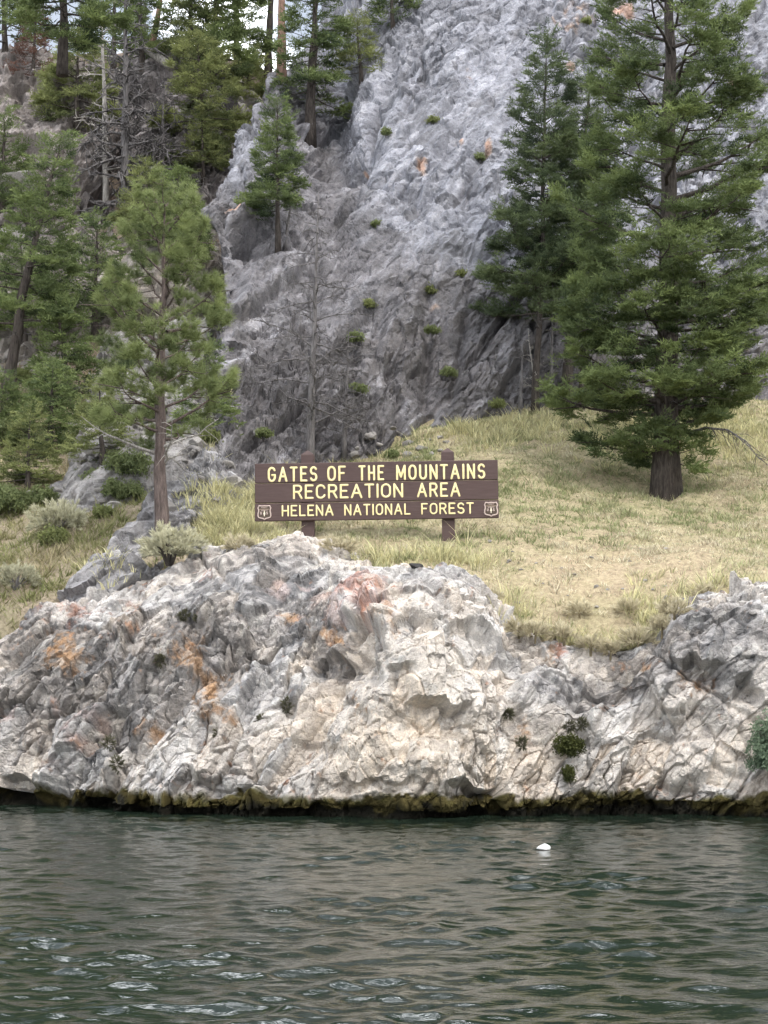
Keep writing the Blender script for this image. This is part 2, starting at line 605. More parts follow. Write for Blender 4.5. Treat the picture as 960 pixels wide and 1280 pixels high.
def sample_params(Pc, du, fine):
    n = len(Pc)
    out = [0.0]
    for i in range(n - 1):
        d = np.linalg.norm(Pc[i + 1] - Pc[i], axis=-1).mean()
        k = max(2, int(math.ceil(d / (du * fine[i]))))
        out += list(i + (np.arange(k) + 1) / k)
    return np.array(out)


def sheet(cols, du, dv, fu, fv):
    tu = sample_params(cols, du, fu)
    tv = sample_params(np.swapaxes(cols, 0, 1), dv, fv)
    A = catmull(cols, tu)
    B = catmull(np.swapaxes(A, 0, 1), tv)
    G = np.swapaxes(B, 0, 1)
    nu, nv = G.shape[:2]
    du_ = np.gradient(G, axis=0)
    dv_ = np.gradient(G, axis=1)
    nrm = np.cross(du_, dv_)
    nrm /= np.linalg.norm(nrm, axis=2)[:, :, None] + 1e-9
    nrm = nrm.reshape(-1, 3)
    if (nrm @ np.array([0, -.8, .6])).mean() < 0:
        nrm = -nrm
    nrm = nrm * .55 + np.array([0, -.8, .6]) * .45
    nrm /= np.linalg.norm(nrm, axis=1)[:, None]
    return G.reshape(-1, 3), nrm, nu, nv


def aniso(ang, stretch):
    """stretch rock cells along a direction in the X-Z plane"""
    c, s = math.cos(ang), math.sin(ang)
    R = np.array([[c, 0, s], [0, 1, 0], [-s, 0, c]])
    S = np.diag([1 / stretch, 1.0, 1.0])
    return R.T @ S @ R


def fracture(V, layers, A, seed, warp=.3):
    """broken-rock displacement: each cell is a tilted facet; returns height and the cell random numbers of each layer"""
    D = np.zeros(len(V))
    rn = []
    W = np.stack([fbm(V * .9 + 31 * k, 3, seed + 60 + k) for k in range(3)], 1) * warp
    Q0 = (V + W) @ A.T
    mod = .45 + 1.0 * sstep(-.35, .45, fbm(V * (.55 / layers[0][0]) + 7, 3, seed + 90))
    for li, (size, amp, crack) in enumerate(layers):
        (ra_, f1, r), (rb_, f2, r2_) = cells(Q0 / size, seed + li)
        ha = (r[:, 3] - .5) + (((r[:, :3] - .5) * 2) * ra_).sum(1) * .9
        hb = (r2_[:, 3] - .5) + (((r2_[:, :3] - .5) * 2) * rb_).sum(1) * .9
        gap_ = f2 - f1
        w = .5 + .5 * sstep(0, .10, gap_)
        h = ha * w + hb * (1 - w)
        edge = np.exp(-(gap_ / .075) ** 2) * sstep(.25, .65, np.abs(r[:, 0] - r2_[:, 0]) + .3 * r[:, 1])
        k_ = 1.0 if li == 0 else mod
        D += k_ * (amp * h - crack * amp * edge)
        rn.append(r)
    return D, rn


def joints(V, sets, seed):
    """long thin open cracks: (angle in the X-Z plane, spacing m, half width m, depth m)"""
    D = np.zeros(len(V))
    W = fbm(V * .8, 2, seed) * .16 + fbm(V * 4, 2, seed + 1) * .03
    for k, (ang, sp, hw, dp) in enumerate(sets):
        a = math.radians(ang)
        q = (V[:, 0] * math.sin(a) - V[:, 2] * math.cos(a) + W) / sp
        t = V[:, 0] * math.cos(a) + V[:, 2] * math.sin(a)
        n = vnoise(np.stack([q, t * .16 / sp, V[:, 1] * .4 / sp], 1), seed + 5 + k)
        on = sstep(-.1, .35, vnoise(np.stack([q * .7 + 9, t * .35 / sp, V[:, 1] * .3], 1), seed + 15 + k))
        D -= dp * np.exp(-(n * sp * .35 / hw) ** 2) * on
        D += dp * .7 * sstep(-.15, .15, n) * on - dp * .35 * on        # one side stands proud of the other
    return D


def finish_rock(name, V, nrm, nu, nv, D, col, mat, kind='structure', smooth=False):
    me = mesh_from(name, V + nrm * D[:, None], grid_faces(nu, nv), mat, smooth, col)
    return link(name, me, kind=kind)


def blob(px, py, cx, cy, rx, ry, ang=0.0):
    c, s = math.cos(math.radians(ang)), math.sin(math.radians(ang))
    u = ((px - cx) * c - (py - cy) * s) / rx
    v = ((px - cx) * s + (py - cy) * c) / ry
    return np.exp(-(u * u + v * v))


# ---- shore bluff
fu = [1.0 if 0 <= BL[i][0] < 960 else 6.0 for i in range(len(BL) - 1)]
fv = [6, 1.2, 1, 1, 1, 1.2, 2.0, 6][:bl_cols.shape[1] - 1]
V, nrm, nu, nv = sheet(bl_cols, .0155, .0155, fu, fv)
px, py = proj(V)
nose = sstep(380, 440, px) * sstep(650, 600, px)
leftw = sstep(420, 330, px)
A1 = aniso(math.radians(52), 2.0)
A2 = aniso(math.radians(70), 1.25)
LAY = [(1.0, .24, .25), (.42, .14, .7), (.185, .062, 1.0), (.088, .032, .8)]
D = np.zeros(len(V)); rm = np.zeros((len(V), 4)); rs = np.zeros((len(V), 4)); rt_ = np.zeros((len(V), 4))
for A_, sd_, wp_, wt in ((A1, 3, .06, 1 - nose), (A2, 23, .05, nose)):
    m_ = wt > 0
    d_, r_ = fracture(V[m_], LAY, A_, sd_, wp_)
    D[m_] += d_ * wt[m_]
    mm = m_ & (wt >= .5)
    sel = wt[m_] >= .5
    rm[mm], rs[mm], rt_[mm] = r_[1][sel], r_[2][sel], r_[3][sel]
# strata ribs running up to the right on the left half
q = V[:, 0] * math.sin(math.radians(50)) - V[:, 2] * math.cos(math.radians(50)) + .35 * fbm(V * .7, 3, 71)
rib = np.abs(vnoise(np.stack([q * 1.6, V[:, 1] * .3, V[:, 2] * .25], 1), 77))
D += leftw * (.26 * (.35 - rib))
D += .10 * fbm(V * 1.2, 3, 81) + .012 * fbm(V * 16, 2, 85)
D += joints(V, [(52, .8, .022, .16), (52, .35, .014, .08), (-35, .9, .018, .12), (88, 1.1, .018, .12), (15, .9, .014, .08)], 601)
# hollows under overhanging edges: (px, py, rx, ry, depth) with a sharp upper edge
for cx, cy, rx, ry, dp in [(448, 812, 22, 44, .42), (412, 845, 17, 32, .25), (548, 905, 36, 28, .42), (868, 838, 32, 20, .32), (935, 860, 14, 20, .3), (640, 870, 14, 50, .2), (500, 860, 16, 30, .2),
                           (590, 992, 34, 16, .5), (18, 985, 16, 16, .3), (470, 985, 60, 9, .14), (250, 800, 18, 30, .18), (760, 870, 50, 18, .12),
                           (300, 990, 40, 8, .12), (700, 850, 26, 14, .08), (350, 870, 14, 30, .15), (255, 930, 14, 26, .15), (140, 900, 20, 30, .18)]:
    wob = 9 * vnoise(np.stack([px * .06, py * .06, px * 0], 1), 91)
    u, v = (px + wob - cx) / rx, (py + wob - cy) / ry
    inside = sstep(-1.05, -.85, v) * np.exp(-np.maximum(v, 0) ** 2 * 1.6) * np.exp(-(u ** 2) ** 2)
    D -= dp * inside
edge_fade = sstep(-.7, -.1, V[:, 2])
D *= edge_fade
base = np.array([.49, .46, .43])
cream = np.array([.53, .47, .40])
grey = np.array([.265, .25, .242])
dgrey = np.array([.15, .145, .142])
pink = np.array([.47, .38, .35])
orange = np.array([.50, .27, .10])
rust = np.array([.42, .21, .15])
mossy = np.array([.075, .07, .02])
n1 = fbm(V * 1.1, 4, 101)
n2 = fbm(V * 3.2, 4, 111)
n3 = fbm(V * 9.0, 3, 121)
col = np.tile(base, (len(V), 1))


def lay(col, w, c):
    w = np.clip(w, 0, 1)[:, None]
    return col * (1 - w) + c * w


creamw = 1.2 * blob(px, py, 500, 890, 120, 150) + .7 * blob(px, py, 640, 960, 160, 50) + .6 * blob(px, py, 860, 950, 140, 60)
col = lay(col, creamw * (.75 + .4 * n1), cream)
gw = (1.1 * blob(px, py, 110, 880, 120, 80) + 1.0 * blob(px, py, 270, 800, 70, 110, 35) + 1.25 * blob(px, py, 398, 795, 30, 80, 35) + .8 * blob(px, py, 790, 850, 70, 40)
      + .7 * blob(px, py, 860, 780, 60, 40) + .8 * blob(px, py, 350, 720, 80, 40) + .5 * blob(px, py, 560, 725, 70, 25) + .55 * blob(px, py, 930, 800, 60, 60) + .8 * blob(px, py, 60, 810, 60, 50) + .6 * blob(px, py, 690, 850, 50, 30))
col = lay(col, sstep(.25, .75, gw + .55 * n2 + .25 * n1) * .72, grey)
col = lay(col, sstep(.42, .62, gw * .8 + .75 * n3 + .4 * n2 - .05) * .8, dgrey)
col = lay(col, sstep(.5, .8, .45 * blob(px, py, 350, 750, 110, 60) + .6 * blob(px, py, 80, 900, 120, 60) + .7 * blob(px, py, 460, 750, 60, 30) + .8 * n2) * .7, pink)
ow = np.zeros(len(V))
for cx, cy, rx, ry, an, k in [(255, 850, 26, 60, 30, 1), (190, 915, 20, 16, 20, 1), (80, 815, 24, 30, 40, .9), (268, 865, 44, 30, 40, .7), (480, 765, 30, 26, 0, .55), (415, 792, 14, 10, 0, 1),
                              (292, 902, 16, 12, 0, .6), (360, 770, 16, 10, 0, .9), (690, 805, 14, 18, 0, 1), (640, 760, 20, 14, 0, .4), (800, 838, 10, 8, 0, .9), (660, 915, 12, 26, 0, .6), (865, 850, 30, 22, 0, .45),
                              (550, 915, 20, 34, 0, .4), (165, 755, 12, 14, 0, .8), (530, 920, 14, 40, 0, .35), (445, 880, 30, 60, 30, .3)]:
    ow = np.maximum(ow, k * blob(px, py, cx, cy, rx, ry, an))
n4 = fbm(V * 22, 3, 131)
col = lay(col, sstep(.35, 1.1, ow + .6 * n2 + .6 * n3 + .5 * n4) * .5, orange)
rw = np.maximum.reduce([blob(px, py, 445, 742, 30, 22), .9 * blob(px, py, 700, 806, 14, 20), .8 * blob(px, py, 258, 712, 14, 12), .8 * blob(px, py, 165, 750, 16, 14), .7 * blob(px, py, 90, 760, 40, 20)])
col = lay(col, sstep(.35, 1.1, rw + .5 * n2 + .5 * n3 + .5 * n4) * .7, rust)
col *= (1 + .26 * (rm[:, 0:1] - .5) + .26 * (rs[:, 0:1] - .5) + .22 * (rt_[:, 0:1] - .5))
col = lay(col, sstep(.80, .84, rs[:, 2] + .10 * n3) * sstep(-.2, .3, n2) * .35, dgrey)
col = lay(col, sstep(.86, .9, rt_[:, 2]) * .3, np.array([.66, .64, .60]))
col *= 1 + (rm[:, 1:2] - .5) * np.array([.10, .02, -.08])
# waterline belt: wet dark algae below an uneven edge
belt = V[:, 2] + .17 * n2 + .08 * n3
col = lay(col, sstep(.32, .25, belt), np.array([.07, .058, .022]))
col = lay(col, sstep(.36, .3, belt) * sstep(.2, .26, belt) * sstep(-.15, .25, n3 + .5 * n1) * .7, mossy * .9)
col = lay(col, sstep(.20, .10, belt), mossy * .2)
bluff = finish_rock('shore_bluff', V, nrm, nu, nv, D, np.clip(col, .01, .8), M_BLUFF)
BV = V[:: 1]
bl_lo = catmull(bl_cols, np.linspace(0, len(bl_cols) - 1, 120))

# ---- the main cliff behind
CL = [
    [(345, 600, 44), (345, 480, 46), (335, 330, 48), (335, 260, 49), (350, 170, 51), (360, 104, 54), (365, 100, 60)],
    [(262, 640, 33.2), (284, 480, 37.6), (268, 300, 40.5), (258, 262, 41.6), (305, 170, 45), (338, 101, 49), (345, 99, 55)],
    [(310, 622, 34.0), (322, 480, 37.6), (314, 310, 40.3), (304, 225, 42.3), (335, 145, 46), (362, 98, 50), (368, 96, 56)],
    [(365, 598, 35.6), (372, 470, 38.0), (370, 330, 40.8), (368, 240, 43.5), (385, 160, 47.5), (395, 92, 51), (400, 20, 58)],
    [(422, 580, 37), (424, 460, 39), (420, 330, 42.2), (415, 250, 45), (424, 180, 48), (428, 60, 51.5), (430, -150, 57)],
    [(470, 568, 37.8), (472, 450, 39.3), (462, 330, 41.6), (450, 230, 43.6), (446, 150, 45.8), (462, 30, 49.6), (470, -110, 53)],
    [(530, 545, 38.8), (530, 430, 40), (530, 330, 41.4), (530, 220, 43.4), (530, 110, 45.7), (540, 0, 48.2), (550, -120, 51)],
    [(600, 530, 39.4), (600, 430, 40.2), (600, 330, 41.4), (600, 220, 43.2), (600, 110, 45.4), (610, 0, 47.8), (620, -120, 53)],
    [(700, 512, 40.4), (700, 420, 41), (700, 320, 42), (700, 220, 43.5), (700, 110, 45.3), (700, 0, 47.5), (700, -120, 52)],
    [(830, 505, 41.6), (830, 420, 42), (830, 320, 43), (830, 220, 44.4), (830, 110, 46.2), (830, 0, 48.5), (830, -120, 53)],
    [(970, 500, 43), (970, 420, 43.3), (970, 320, 44.3), (970, 220, 45.6), (970, 110, 47.3), (970, 0, 49.5), (970, -120, 54)],
    [(1400, 500, 46), (1400, 420, 46.5), (1400, 320, 47.5), (1400, 220, 49), (1400, 110, 51), (1400, 0, 53), (1400, -120, 58)],
    [(2000, 500, 52), (2000, 420, 53), (2000, 320, 55), (2000, 220, 57), (2000, 110, 59), (2000, 0, 62), (2000, -120, 66)],
]
cl_cols = np.array([[P(*p_) for p_ in c_] for c_ in CL])
foot = cl_cols[:, :1] + np.array([0, .3, -1.6])
top = cl_cols[:, -1:] + np.array([0, 8, 1.0])
cl_cols = np.concatenate([foot, cl_cols, top], 1)
FOOTX, FOOTY = cl_cols[1:, 1, 0], cl_cols[1:, 1, 1]
fu = [3.0] + [1.0] * 9 + [12.0] * 2
fv = [5, 1, 1, 1, 1, 1, 5, 14]
V, nrm, nu, nv = sheet(cl_cols, .041, .044, fu, fv)
px, py = proj(V)
A1 = aniso(math.radians(57), 2.0)
D, r = fracture(V, [(2.1, .15, .4), (.8, .10, .9), (.36, .088, 1.1), (.18, .056, .9)], A1, 43, .04)
q = V[:, 0] * math.sin(math.radians(57)) - V[:, 2] * math.cos(math.radians(57)) + .25 * fbm(V * .4, 3, 171)
rib = np.abs(vnoise(np.stack([q * .9, V[:, 1] * .12, V[:, 2] * .12], 1), 177))
D += .22 * (.35 - rib) + .12 * fbm(V * .35, 3, 181) + .04 * fbm(V * 6, 3, 185)
n_w = fbm(V * 1.2, 2, 191)
rib2 = np.abs(vnoise(np.stack([q * 3.1, V[:, 1] * .3, V[:, 2] * .22], 1), 178))
D += .18 * (.35 - rib2)
rib3 = np.abs(vnoise(np.stack([q * 8.5 + 2 * n_w, V[:, 1] * .8, V[:, 2] * .7], 1), 179))
D += .07 * (.35 - rib3)
D += joints(V, [(57, 2.2, .06, .42), (57, .9, .04, .24), (57, .42, .03, .13), (-35, 2.4, .045, .2), (95, 1.7, .045, .26), (95, .8, .03, .1)], 631)
D -= .5 * blob(px, py, 446, 190, 9, 70, -20) + .35 * blob(px, py, 536, 440, 6, 70) + .3 * blob(px, py, 575, 440, 5, 60, -10)
D -= .5 * blob(px, py, 300, 295, 26, 7, 5) - .5 * blob(px, py, 290, 272, 30, 14)
n1 = fbm(V * .5, 4, 201)
n2 = fbm(V * 1.7, 4, 211)
n3 = fbm(V * 5.0, 3, 221)
pale = np.array([.275, .282, .315])
mid = np.array([.175, .17, .18])
lowc = np.array([.15, .141, .142])
tan = np.array([.42, .31, .24])
col = np.tile(mid, (len(V), 1))
pw = sstep(470, 640, px + .6 * (350 - py)) * sstep(400, 250, py) + .6 * blob(px, py, 560, 260, 90, 90) + .8 * blob(px, py, 300, 180, 40, 60) + .4 * blob(px, py, 470, 160, 60, 80)
col = lay(col, sstep(.2, .8, pw + .35 * n2 + .2 * n1) * .9, pale)
col = lay(col, sstep(.45, .8, sstep(330, 470, py) + .5 * n2) * .6, lowc)
col = lay(col, sstep(.30, .55, .55 * n3 + .35 * n2) * .55, np.array([.10, .10, .105]))
tw = np.zeros(len(V))
for cx, cy, rx, ry, k in [(714, 82, 12, 10, .8), (720, 20, 40, 30, .7), (610, 186, 7, 16, 1), (526, 205, 10, 14, .9), (575, 168, 7, 6, .9), (540, 380, 12, 6, .8), (292, 267, 14, 6, 1.1), (920, 108, 20, 12, 1), (590, 90, 22, 22, .5), (440, 198, 7, 5, .9), (940, 440, 30, 40, .5), (780, 8, 24, 12, 1)]:
    tw = np.maximum(tw, k * blob(px, py, cx, cy, rx, ry))
col = lay(col, sstep(.5, .8, tw + .4 * n3) * .75, tan)
col = lay(col, sstep(.72, .85, tw + .3 * n3) * .35, np.array([.40, .2, .13]))
tt_ = V[:, 0] * math.cos(math.radians(57)) + V[:, 2] * math.sin(math.radians(57))
sk1 = vnoise(np.stack([q * 5.5 + n_w, tt_ * .9, V[:, 1] * .8], 1), 241) + .6 * vnoise(np.stack([q * 12 + n_w, tt_ * 2.2, V[:, 1]], 1), 242)
col *= 1 + .22 * np.clip(sk1, -1, 1)[:, None]
col = lay(col, sstep(.55, .8, sk1 + .3 * n3) * .35, np.array([.42, .42, .45]))
col *= (1 + .2 * (r[1][:, 0:1] - .5) + .28 * (r[2][:, 0:1] - .5) + .26 * (r[3][:, 0:1] - .5))
col = lay(col, sstep(.80, .84, r[2][:, 2] + .1 * n3) * .35, np.array([.085, .083, .085]))
cliff = finish_rock('cliff', V, nrm, nu, nv, D, np.clip(col, .01, .8), M_CLIFF)


# ---- smaller outcrops and slabs on the left slope
def outcrop(name, rows, seed, amp, du, colr, ang=55, stretch=2.0, lift=.25, sink=1.0):
    g = np.array([[P(*p_) for p_ in r_] for r_ in rows])        # rows from low to high
    g = np.swapaxes(g, 0, 1)                                    # columns first
    k = np.zeros(g.shape[:2])
    k[1:-1, 1:-1] = 1
    g = g + np.where(k[..., None] > 0, np.array([0, -.6, .8]) * lift, np.array([0, .5, -.7]) * sink)
    V, nrm, nu, nv = sheet(g, du, du, [1] * (len(g) - 1), [1] * (g.shape[1] - 1))
    D, r = fracture(V, [(1.1, .42 * amp, .2), (.45, .24 * amp, .5), (.18, .12 * amp, .6)], aniso(math.radians(ang), stretch), seed, .3)
    D += .12 * amp * fbm(V * 1.5, 3, seed + 5)
    n2, n3 = fbm(V * 1.7, 4, seed + 11), fbm(V * 5, 3, seed + 12)
    col = np.tile(np.array(colr), (len(V), 1))
    col = lay(col, sstep(.05, .5, n2) * .6, np.array(colr) * 1.5)
    col = lay(col, sstep(.15, .5, n3) * .6, np.array([.11, .105, .105]))
    col *= 1 + .4 * (r[1][:, 0:1] - .5) + .6 * (r[2][:, 0:1] - .5)
    o = finish_rock(name, V, nrm, nu, nv, D, np.clip(col, .01, .8), M_CLIFF)
    return o, g


OUT = []
OUT.append(outcrop('rock_slab', [
    [(60, 775, 29.0), (90, 757, 28.9), (150, 745, 28.8), (215, 730, 28.8)],
    [(70, 742, 29.8), (105, 733, 29.7), (165, 722, 29.6), (235, 705, 29.4)],
    [(125, 705, 30.8), (150, 690, 30.8), (190, 690, 30.7), (240, 690, 30.4)],
    [(170, 665, 32.0), (190, 650, 32.2), (235, 655, 31.6), (260, 660, 31.2)],
    [(205, 620, 34.0), (240, 605, 34.3), (280, 625, 32.8), (310, 640, 32.2)],
    [(240, 585, 36.0), (270, 575, 36.0), (300, 600, 34.5), (330, 625, 33.2)]], 301, .8, .03, (.27, .265, .27), 42, 3.0, .24, .45)[1])
OUT.append(outcrop('scree_outcrop', [
    [(20, 655, 33.2), (110, 655, 32.6), (190, 645, 32.9), (260, 640, 32.6), (330, 645, 32.2)],
    [(40, 610, 35.4), (110, 610, 35.0), (190, 605, 34.8), (260, 600, 34.8), (330, 610, 34.0)],
    [(70, 560, 37.6), (130, 555, 37.4), (190, 555, 37.2), (250, 555, 37.0), (310, 560, 36.4)],
    [(95, 515, 39.4), (140, 505, 39.4), (190, 505, 39.2), (240, 505, 38.6), (300, 510, 38.0)],
    [(100, 470, 41.4), (150, 455, 41.4), (190, 455, 41.0), (240, 450, 40.6), (300, 460, 39.5)],
    [(110, 420, 44), (160, 410, 44), (200, 410, 43.6), (245, 400, 43.0), (300, 400, 42.0)]], 321, .9, .045, (.25, .24, .235), 50, 2.0, .7, .6)[1])
OUT.append(outcrop('hillside_outcrop', [
    [(-60, 345, 48.6), (0, 345, 48.6), (60, 335, 48.8), (120, 320, 49.4), (160, 310, 49.6)],
    [(-60, 270, 50.5), (0, 270, 50.5), (60, 262, 50.7), (110, 255, 51.2), (150, 250, 51.8)],
    [(-60, 190, 52.5), (0, 190, 52.5), (60, 182, 52.8), (110, 180, 53.2), (150, 180, 53.8)],
    [(-60, 110, 54.6), (0, 105, 54.8), (50, 95, 55.2), (100, 110, 55.6), (150, 120, 56.0)],
    [(-60, 70, 59), (0, 62, 60), (50, 60, 60), (100, 70, 60), (150, 80, 60)]], 341, 1.4, .06, (.26, .235, .225), 45, 1.8, .5, .8)[1])
OUT.append(outcrop('gully_outcrop', [
    [(150, 300, 50.0), (185, 290, 50.2), (225, 280, 50.4), (262, 275, 50.4), (300, 280, 50)],
    [(150, 225, 52.6), (180, 220, 52.4), (220, 215, 52.6), (260, 205, 52.8), (300, 200, 53)],
    [(140, 160, 54.6), (180, 150, 54.6), (220, 145, 54.8), (260, 140, 55.2), (310, 140, 55.6)],
    [(140, 95, 56.6), (180, 85, 56.8), (215, 85, 57.0), (260, 100, 57.4), (320, 115, 57.6)],
    [(140, 60, 60), (180, 58, 61), (220, 62, 61), (260, 80, 61), (320, 110, 61)]], 361, 1.3, .06, (.20, .185, .185), 30, 1.8, .5, .8)[1])

OUT.append(outcrop('slope_outcrop', [
    [(-60, 500, 41.2), (20, 500, 41.0), (90, 480, 41.6), (160, 470, 42.0), (230, 455, 42.2), (300, 450, 42)],
    [(-60, 440, 43.6), (20, 440, 43.6), (90, 425, 44.0), (160, 415, 44.2), (230, 405, 44.2), (300, 400, 44)],
    [(-60, 390, 46.0), (20, 390, 46.0), (90, 372, 46.4), (160, 362, 46.6), (230, 352, 46.6), (300, 350, 46.4)],
    [(-60, 340, 48.6), (20, 335, 48.6), (90, 320, 48.9), (160, 310, 49.0), (230, 300, 49.2), (300, 300, 49)],
    [(-60, 290, 51.5), (20, 285, 51.5), (90, 272, 51.5), (160, 262, 51.6), (230, 255, 51.6), (300, 255, 51.6)]], 381, 1.0, .05, (.23, .21, .19), 45, 1.8, .4, .8)[1])

# coarse collision surface to stand things on
bv, bf, off = [], [], 0


def add_coarse(G):
    global off
    nu, nv = G.shape[:2]
    bv.append(G.reshape(-1, 3))
    bf.append(grid_faces(nu, nv) + off)
    off += nu * nv


def coarse(c, nu, nv):
    A = catmull(c, np.linspace(0, len(c) - 1, nu))
    return np.swapaxes(catmull(np.swapaxes(A, 0, 1), np.linspace(0, c.shape[1] - 1, nv)), 0, 1)


add_coarse(coarse(bl_cols, 160, 60))
add_coarse(coarse(cl_cols, 120, 80))
for g in OUT:
    add_coarse(coarse(g, 24, 24))
cgx = np.linspace(-16, 14, 130)
cgy = np.linspace(25.5, 70, 200)
CGX, CGY = np.meshgrid(cgx, cgy, indexing='ij')
cz = ground_z(CGX.ravel(), CGY.ravel())
add_coarse(np.stack([CGX, CGY, cz.reshape(CGX.shape)], 2))
BVH = BVHTree.FromPolygons([tuple(v) for v in np.concatenate(bv)], [tuple(int(k) for k in f) for f in np.concatenate(bf)])


def hit(px, py, default=45.0):
    a = Vector((0, 0, CAMH))
    d = Vector(P(px, py, 40.0)) - a
    h = BVH.ray_cast(a, d.normalized(), 200)
    if h[0] is None:
        return P(px, py, default)
    return np.array(h[0])


def drop(x, y, z=60.0):
    h = BVH.ray_cast(Vector((x, y, z)), Vector((0, 0, -1)), 200)
    return None if h[0] is None else (np.array(h[0]), np.array(h[1]))


# ------------------------------------------------------------------ water
wx = axis_grid([(-600, -40, 40), (-40, -7.5, 1.5), (-7.5, 7.5, .064), (7.5, 40, 1.5), (40, 600, 40)])
wy = axis_grid([(-300, -20, 30), (-20, 8, 2), (8, 28.6, .035), (28.6, 36, 1.5)])
WX, WY = np.meshgrid(wx, wy, indexing='ij')
x0, y0 = WX.ravel(), WY.ravel()
fade = sstep(9.5, 7.2, np.abs(x0)) * sstep(5, 8.5, y0) * sstep(31, 28.5, y0)
z = np.zeros(len(x0)); dx = np.zeros(len(x0)); dy = np.zeros(len(x0))
rw_ = np.random.default_rng(5)
gust = .8 + .75 * sstep(0, .6, fbm(np.stack([x0 * .6, y0 * .45, 0 * x0], 1), 2, 3))
for k in range(80):
    lam = .12 * (.95 / .12) ** rw_.random()
    th = math.radians(-75 + rw_.normal() * 46)                  # wind chop running towards the viewer
    kx, ky = 2 * math.pi / lam * math.cos(th), 2 * math.pi / lam * math.sin(th)
    slope = .0215 * (.95 if lam > .4 else 1.1)
    amp = slope * lam / (2 * math.pi)
    ph = kx * x0 + ky * y0 + rw_.random() * 6.283
    z += amp * np.cos(ph)
    dx -= amp * math.cos(th) * np.sin(ph) * 1.6
    dy -= amp * math.sin(th) * np.sin(ph) * 1.6
WV = np.stack([x0 + dx * fade, y0 + dy * fade, z * fade * gust], 1)
link('water', mesh_from('water', WV, grid_faces(len(wx), len(wy)), M_WATER, True), kind='structure')


fp = P(679, 1058, 20.8)  # small white shape added for an unidentified bright mark on the water
rf = np.random.default_rng(9)
th = np.linspace(0, 2 * math.pi, 18, endpoint=False)
FV, FF = [], []
for ring, (rr_, zz_) in enumerate([(1.0, -.02), (1.05, .012), (.82, .045), (.45, .07), (.08, .075)]):
    wob = 1 + .12 * np.sin(th * 3 + ring) + .08 * np.cos(th * 5)
    FV += [(.07 * rr_ * wob[k] * math.cos(th[k]), .05 * rr_ * wob[k] * math.sin(th[k]), zz_ * .55 * (1 + .35 * math.cos(th[k] - .6))) for k in range(18)]
for ring in range(4):
    FF += [(ring * 18 + k, ring * 18 + (k + 1) % 18, ring * 18 + 18 + (k + 1) % 18, ring * 18 + 18 + k) for k in range(18)]
M_WHITE, nt, b = newmat('white scrap', .5, .4)
b.inputs['Base Color'].default_value = (.6, .6, .59, 1)
link('white_speck', mesh_from('white_speck', np.array(FV), np.array(FF, np.int32), M_WHITE, True), None, 'small white scrap added for an unclear bright mark on the river below the rock nose', 'speck', None, None, (fp[0], fp[1], .02))

# ------------------------------------------------------------------ the sign
STROKES = {}


def arc(cx, cy, rx, ry, a0, a1, n=9):
    return [(cx + rx * math.cos(math.radians(a0 + (a1 - a0) * i / n)), cy + ry * math.sin(math.radians(a0 + (a1 - a0) * i / n))) for i in range(n + 1)]


STROKES['A'] = (.74, [[(0, 0), (.37, 1), (.74, 0)], [(.14, .34), (.60, .34)]])
STROKES['C'] = (.62, [arc(.31, .69, .31, .31, 20, 180) + arc(.31, .31, .31, .31, 180, 340)])
STROKES['E'] = (.54, [[(.54, 1), (0, 1), (0, 0), (.54, 0)], [(0, .52), (.44, .52)]])
STROKES['F'] = (.52, [[(.52, 1), (0, 1), (0, 0)], [(0, .52), (.42, .52)]])
STROKES['G'] = (.64, [arc(.32, .68, .32, .32, 25, 180) + arc(.32, .32, .32, .32, 180, 360) + [(.64, .45), (.36, .45)]])
STROKES['H'] = (.60, [[(0, 0), (0, 1)], [(.6, 0), (.6, 1)], [(0, .5), (.6, .5)]])
STROKES['I'] = (.02, [[(.01, 0), (.01, 1)]])
STROKES['L'] = (.52, [[(0, 1), (0, 0), (.52, 0)]])
STROKES['M'] = (.80, [[(0, 0), (.02, 1), (.4, .18), (.78, 1), (.8, 0)]])
STROKES['N'] = (.62, [[(0, 0), (0, 1), (.62, 0), (.62, 1)]])
STROKES['O'] = (.64, [arc(.32, .68, .32, .32, 0, 180) + arc(.32, .32, .32, .32, 180, 360) + [(.64, .68)]])
STROKES['R'] = (.60, [[(0, 0), (0, 1), (.34, 1)] + arc(.34, .75, .24, .25, 90, -90, 8) + [(0, .5)], [(.32, .5), (.6, 0)]])
STROKES['S'] = (.58, [arc(.29, .74, .28, .26, 25, 250, 9) + arc(.29, .26, .29, .26, 80, -155, 9)])
STROKES['T'] = (.60, [[(0, 1), (.6, 1)], [(.3, 1), (.3, 0)]])
STROKES['U'] = (.60, [[(0, 1), (0, .3)] + arc(.3, .3, .3, .3, 180, 360) + [(.6, 1)]])
STROKES['V'] = (.66, [[(0, 1), (.33, 0), (.66, 1)]])


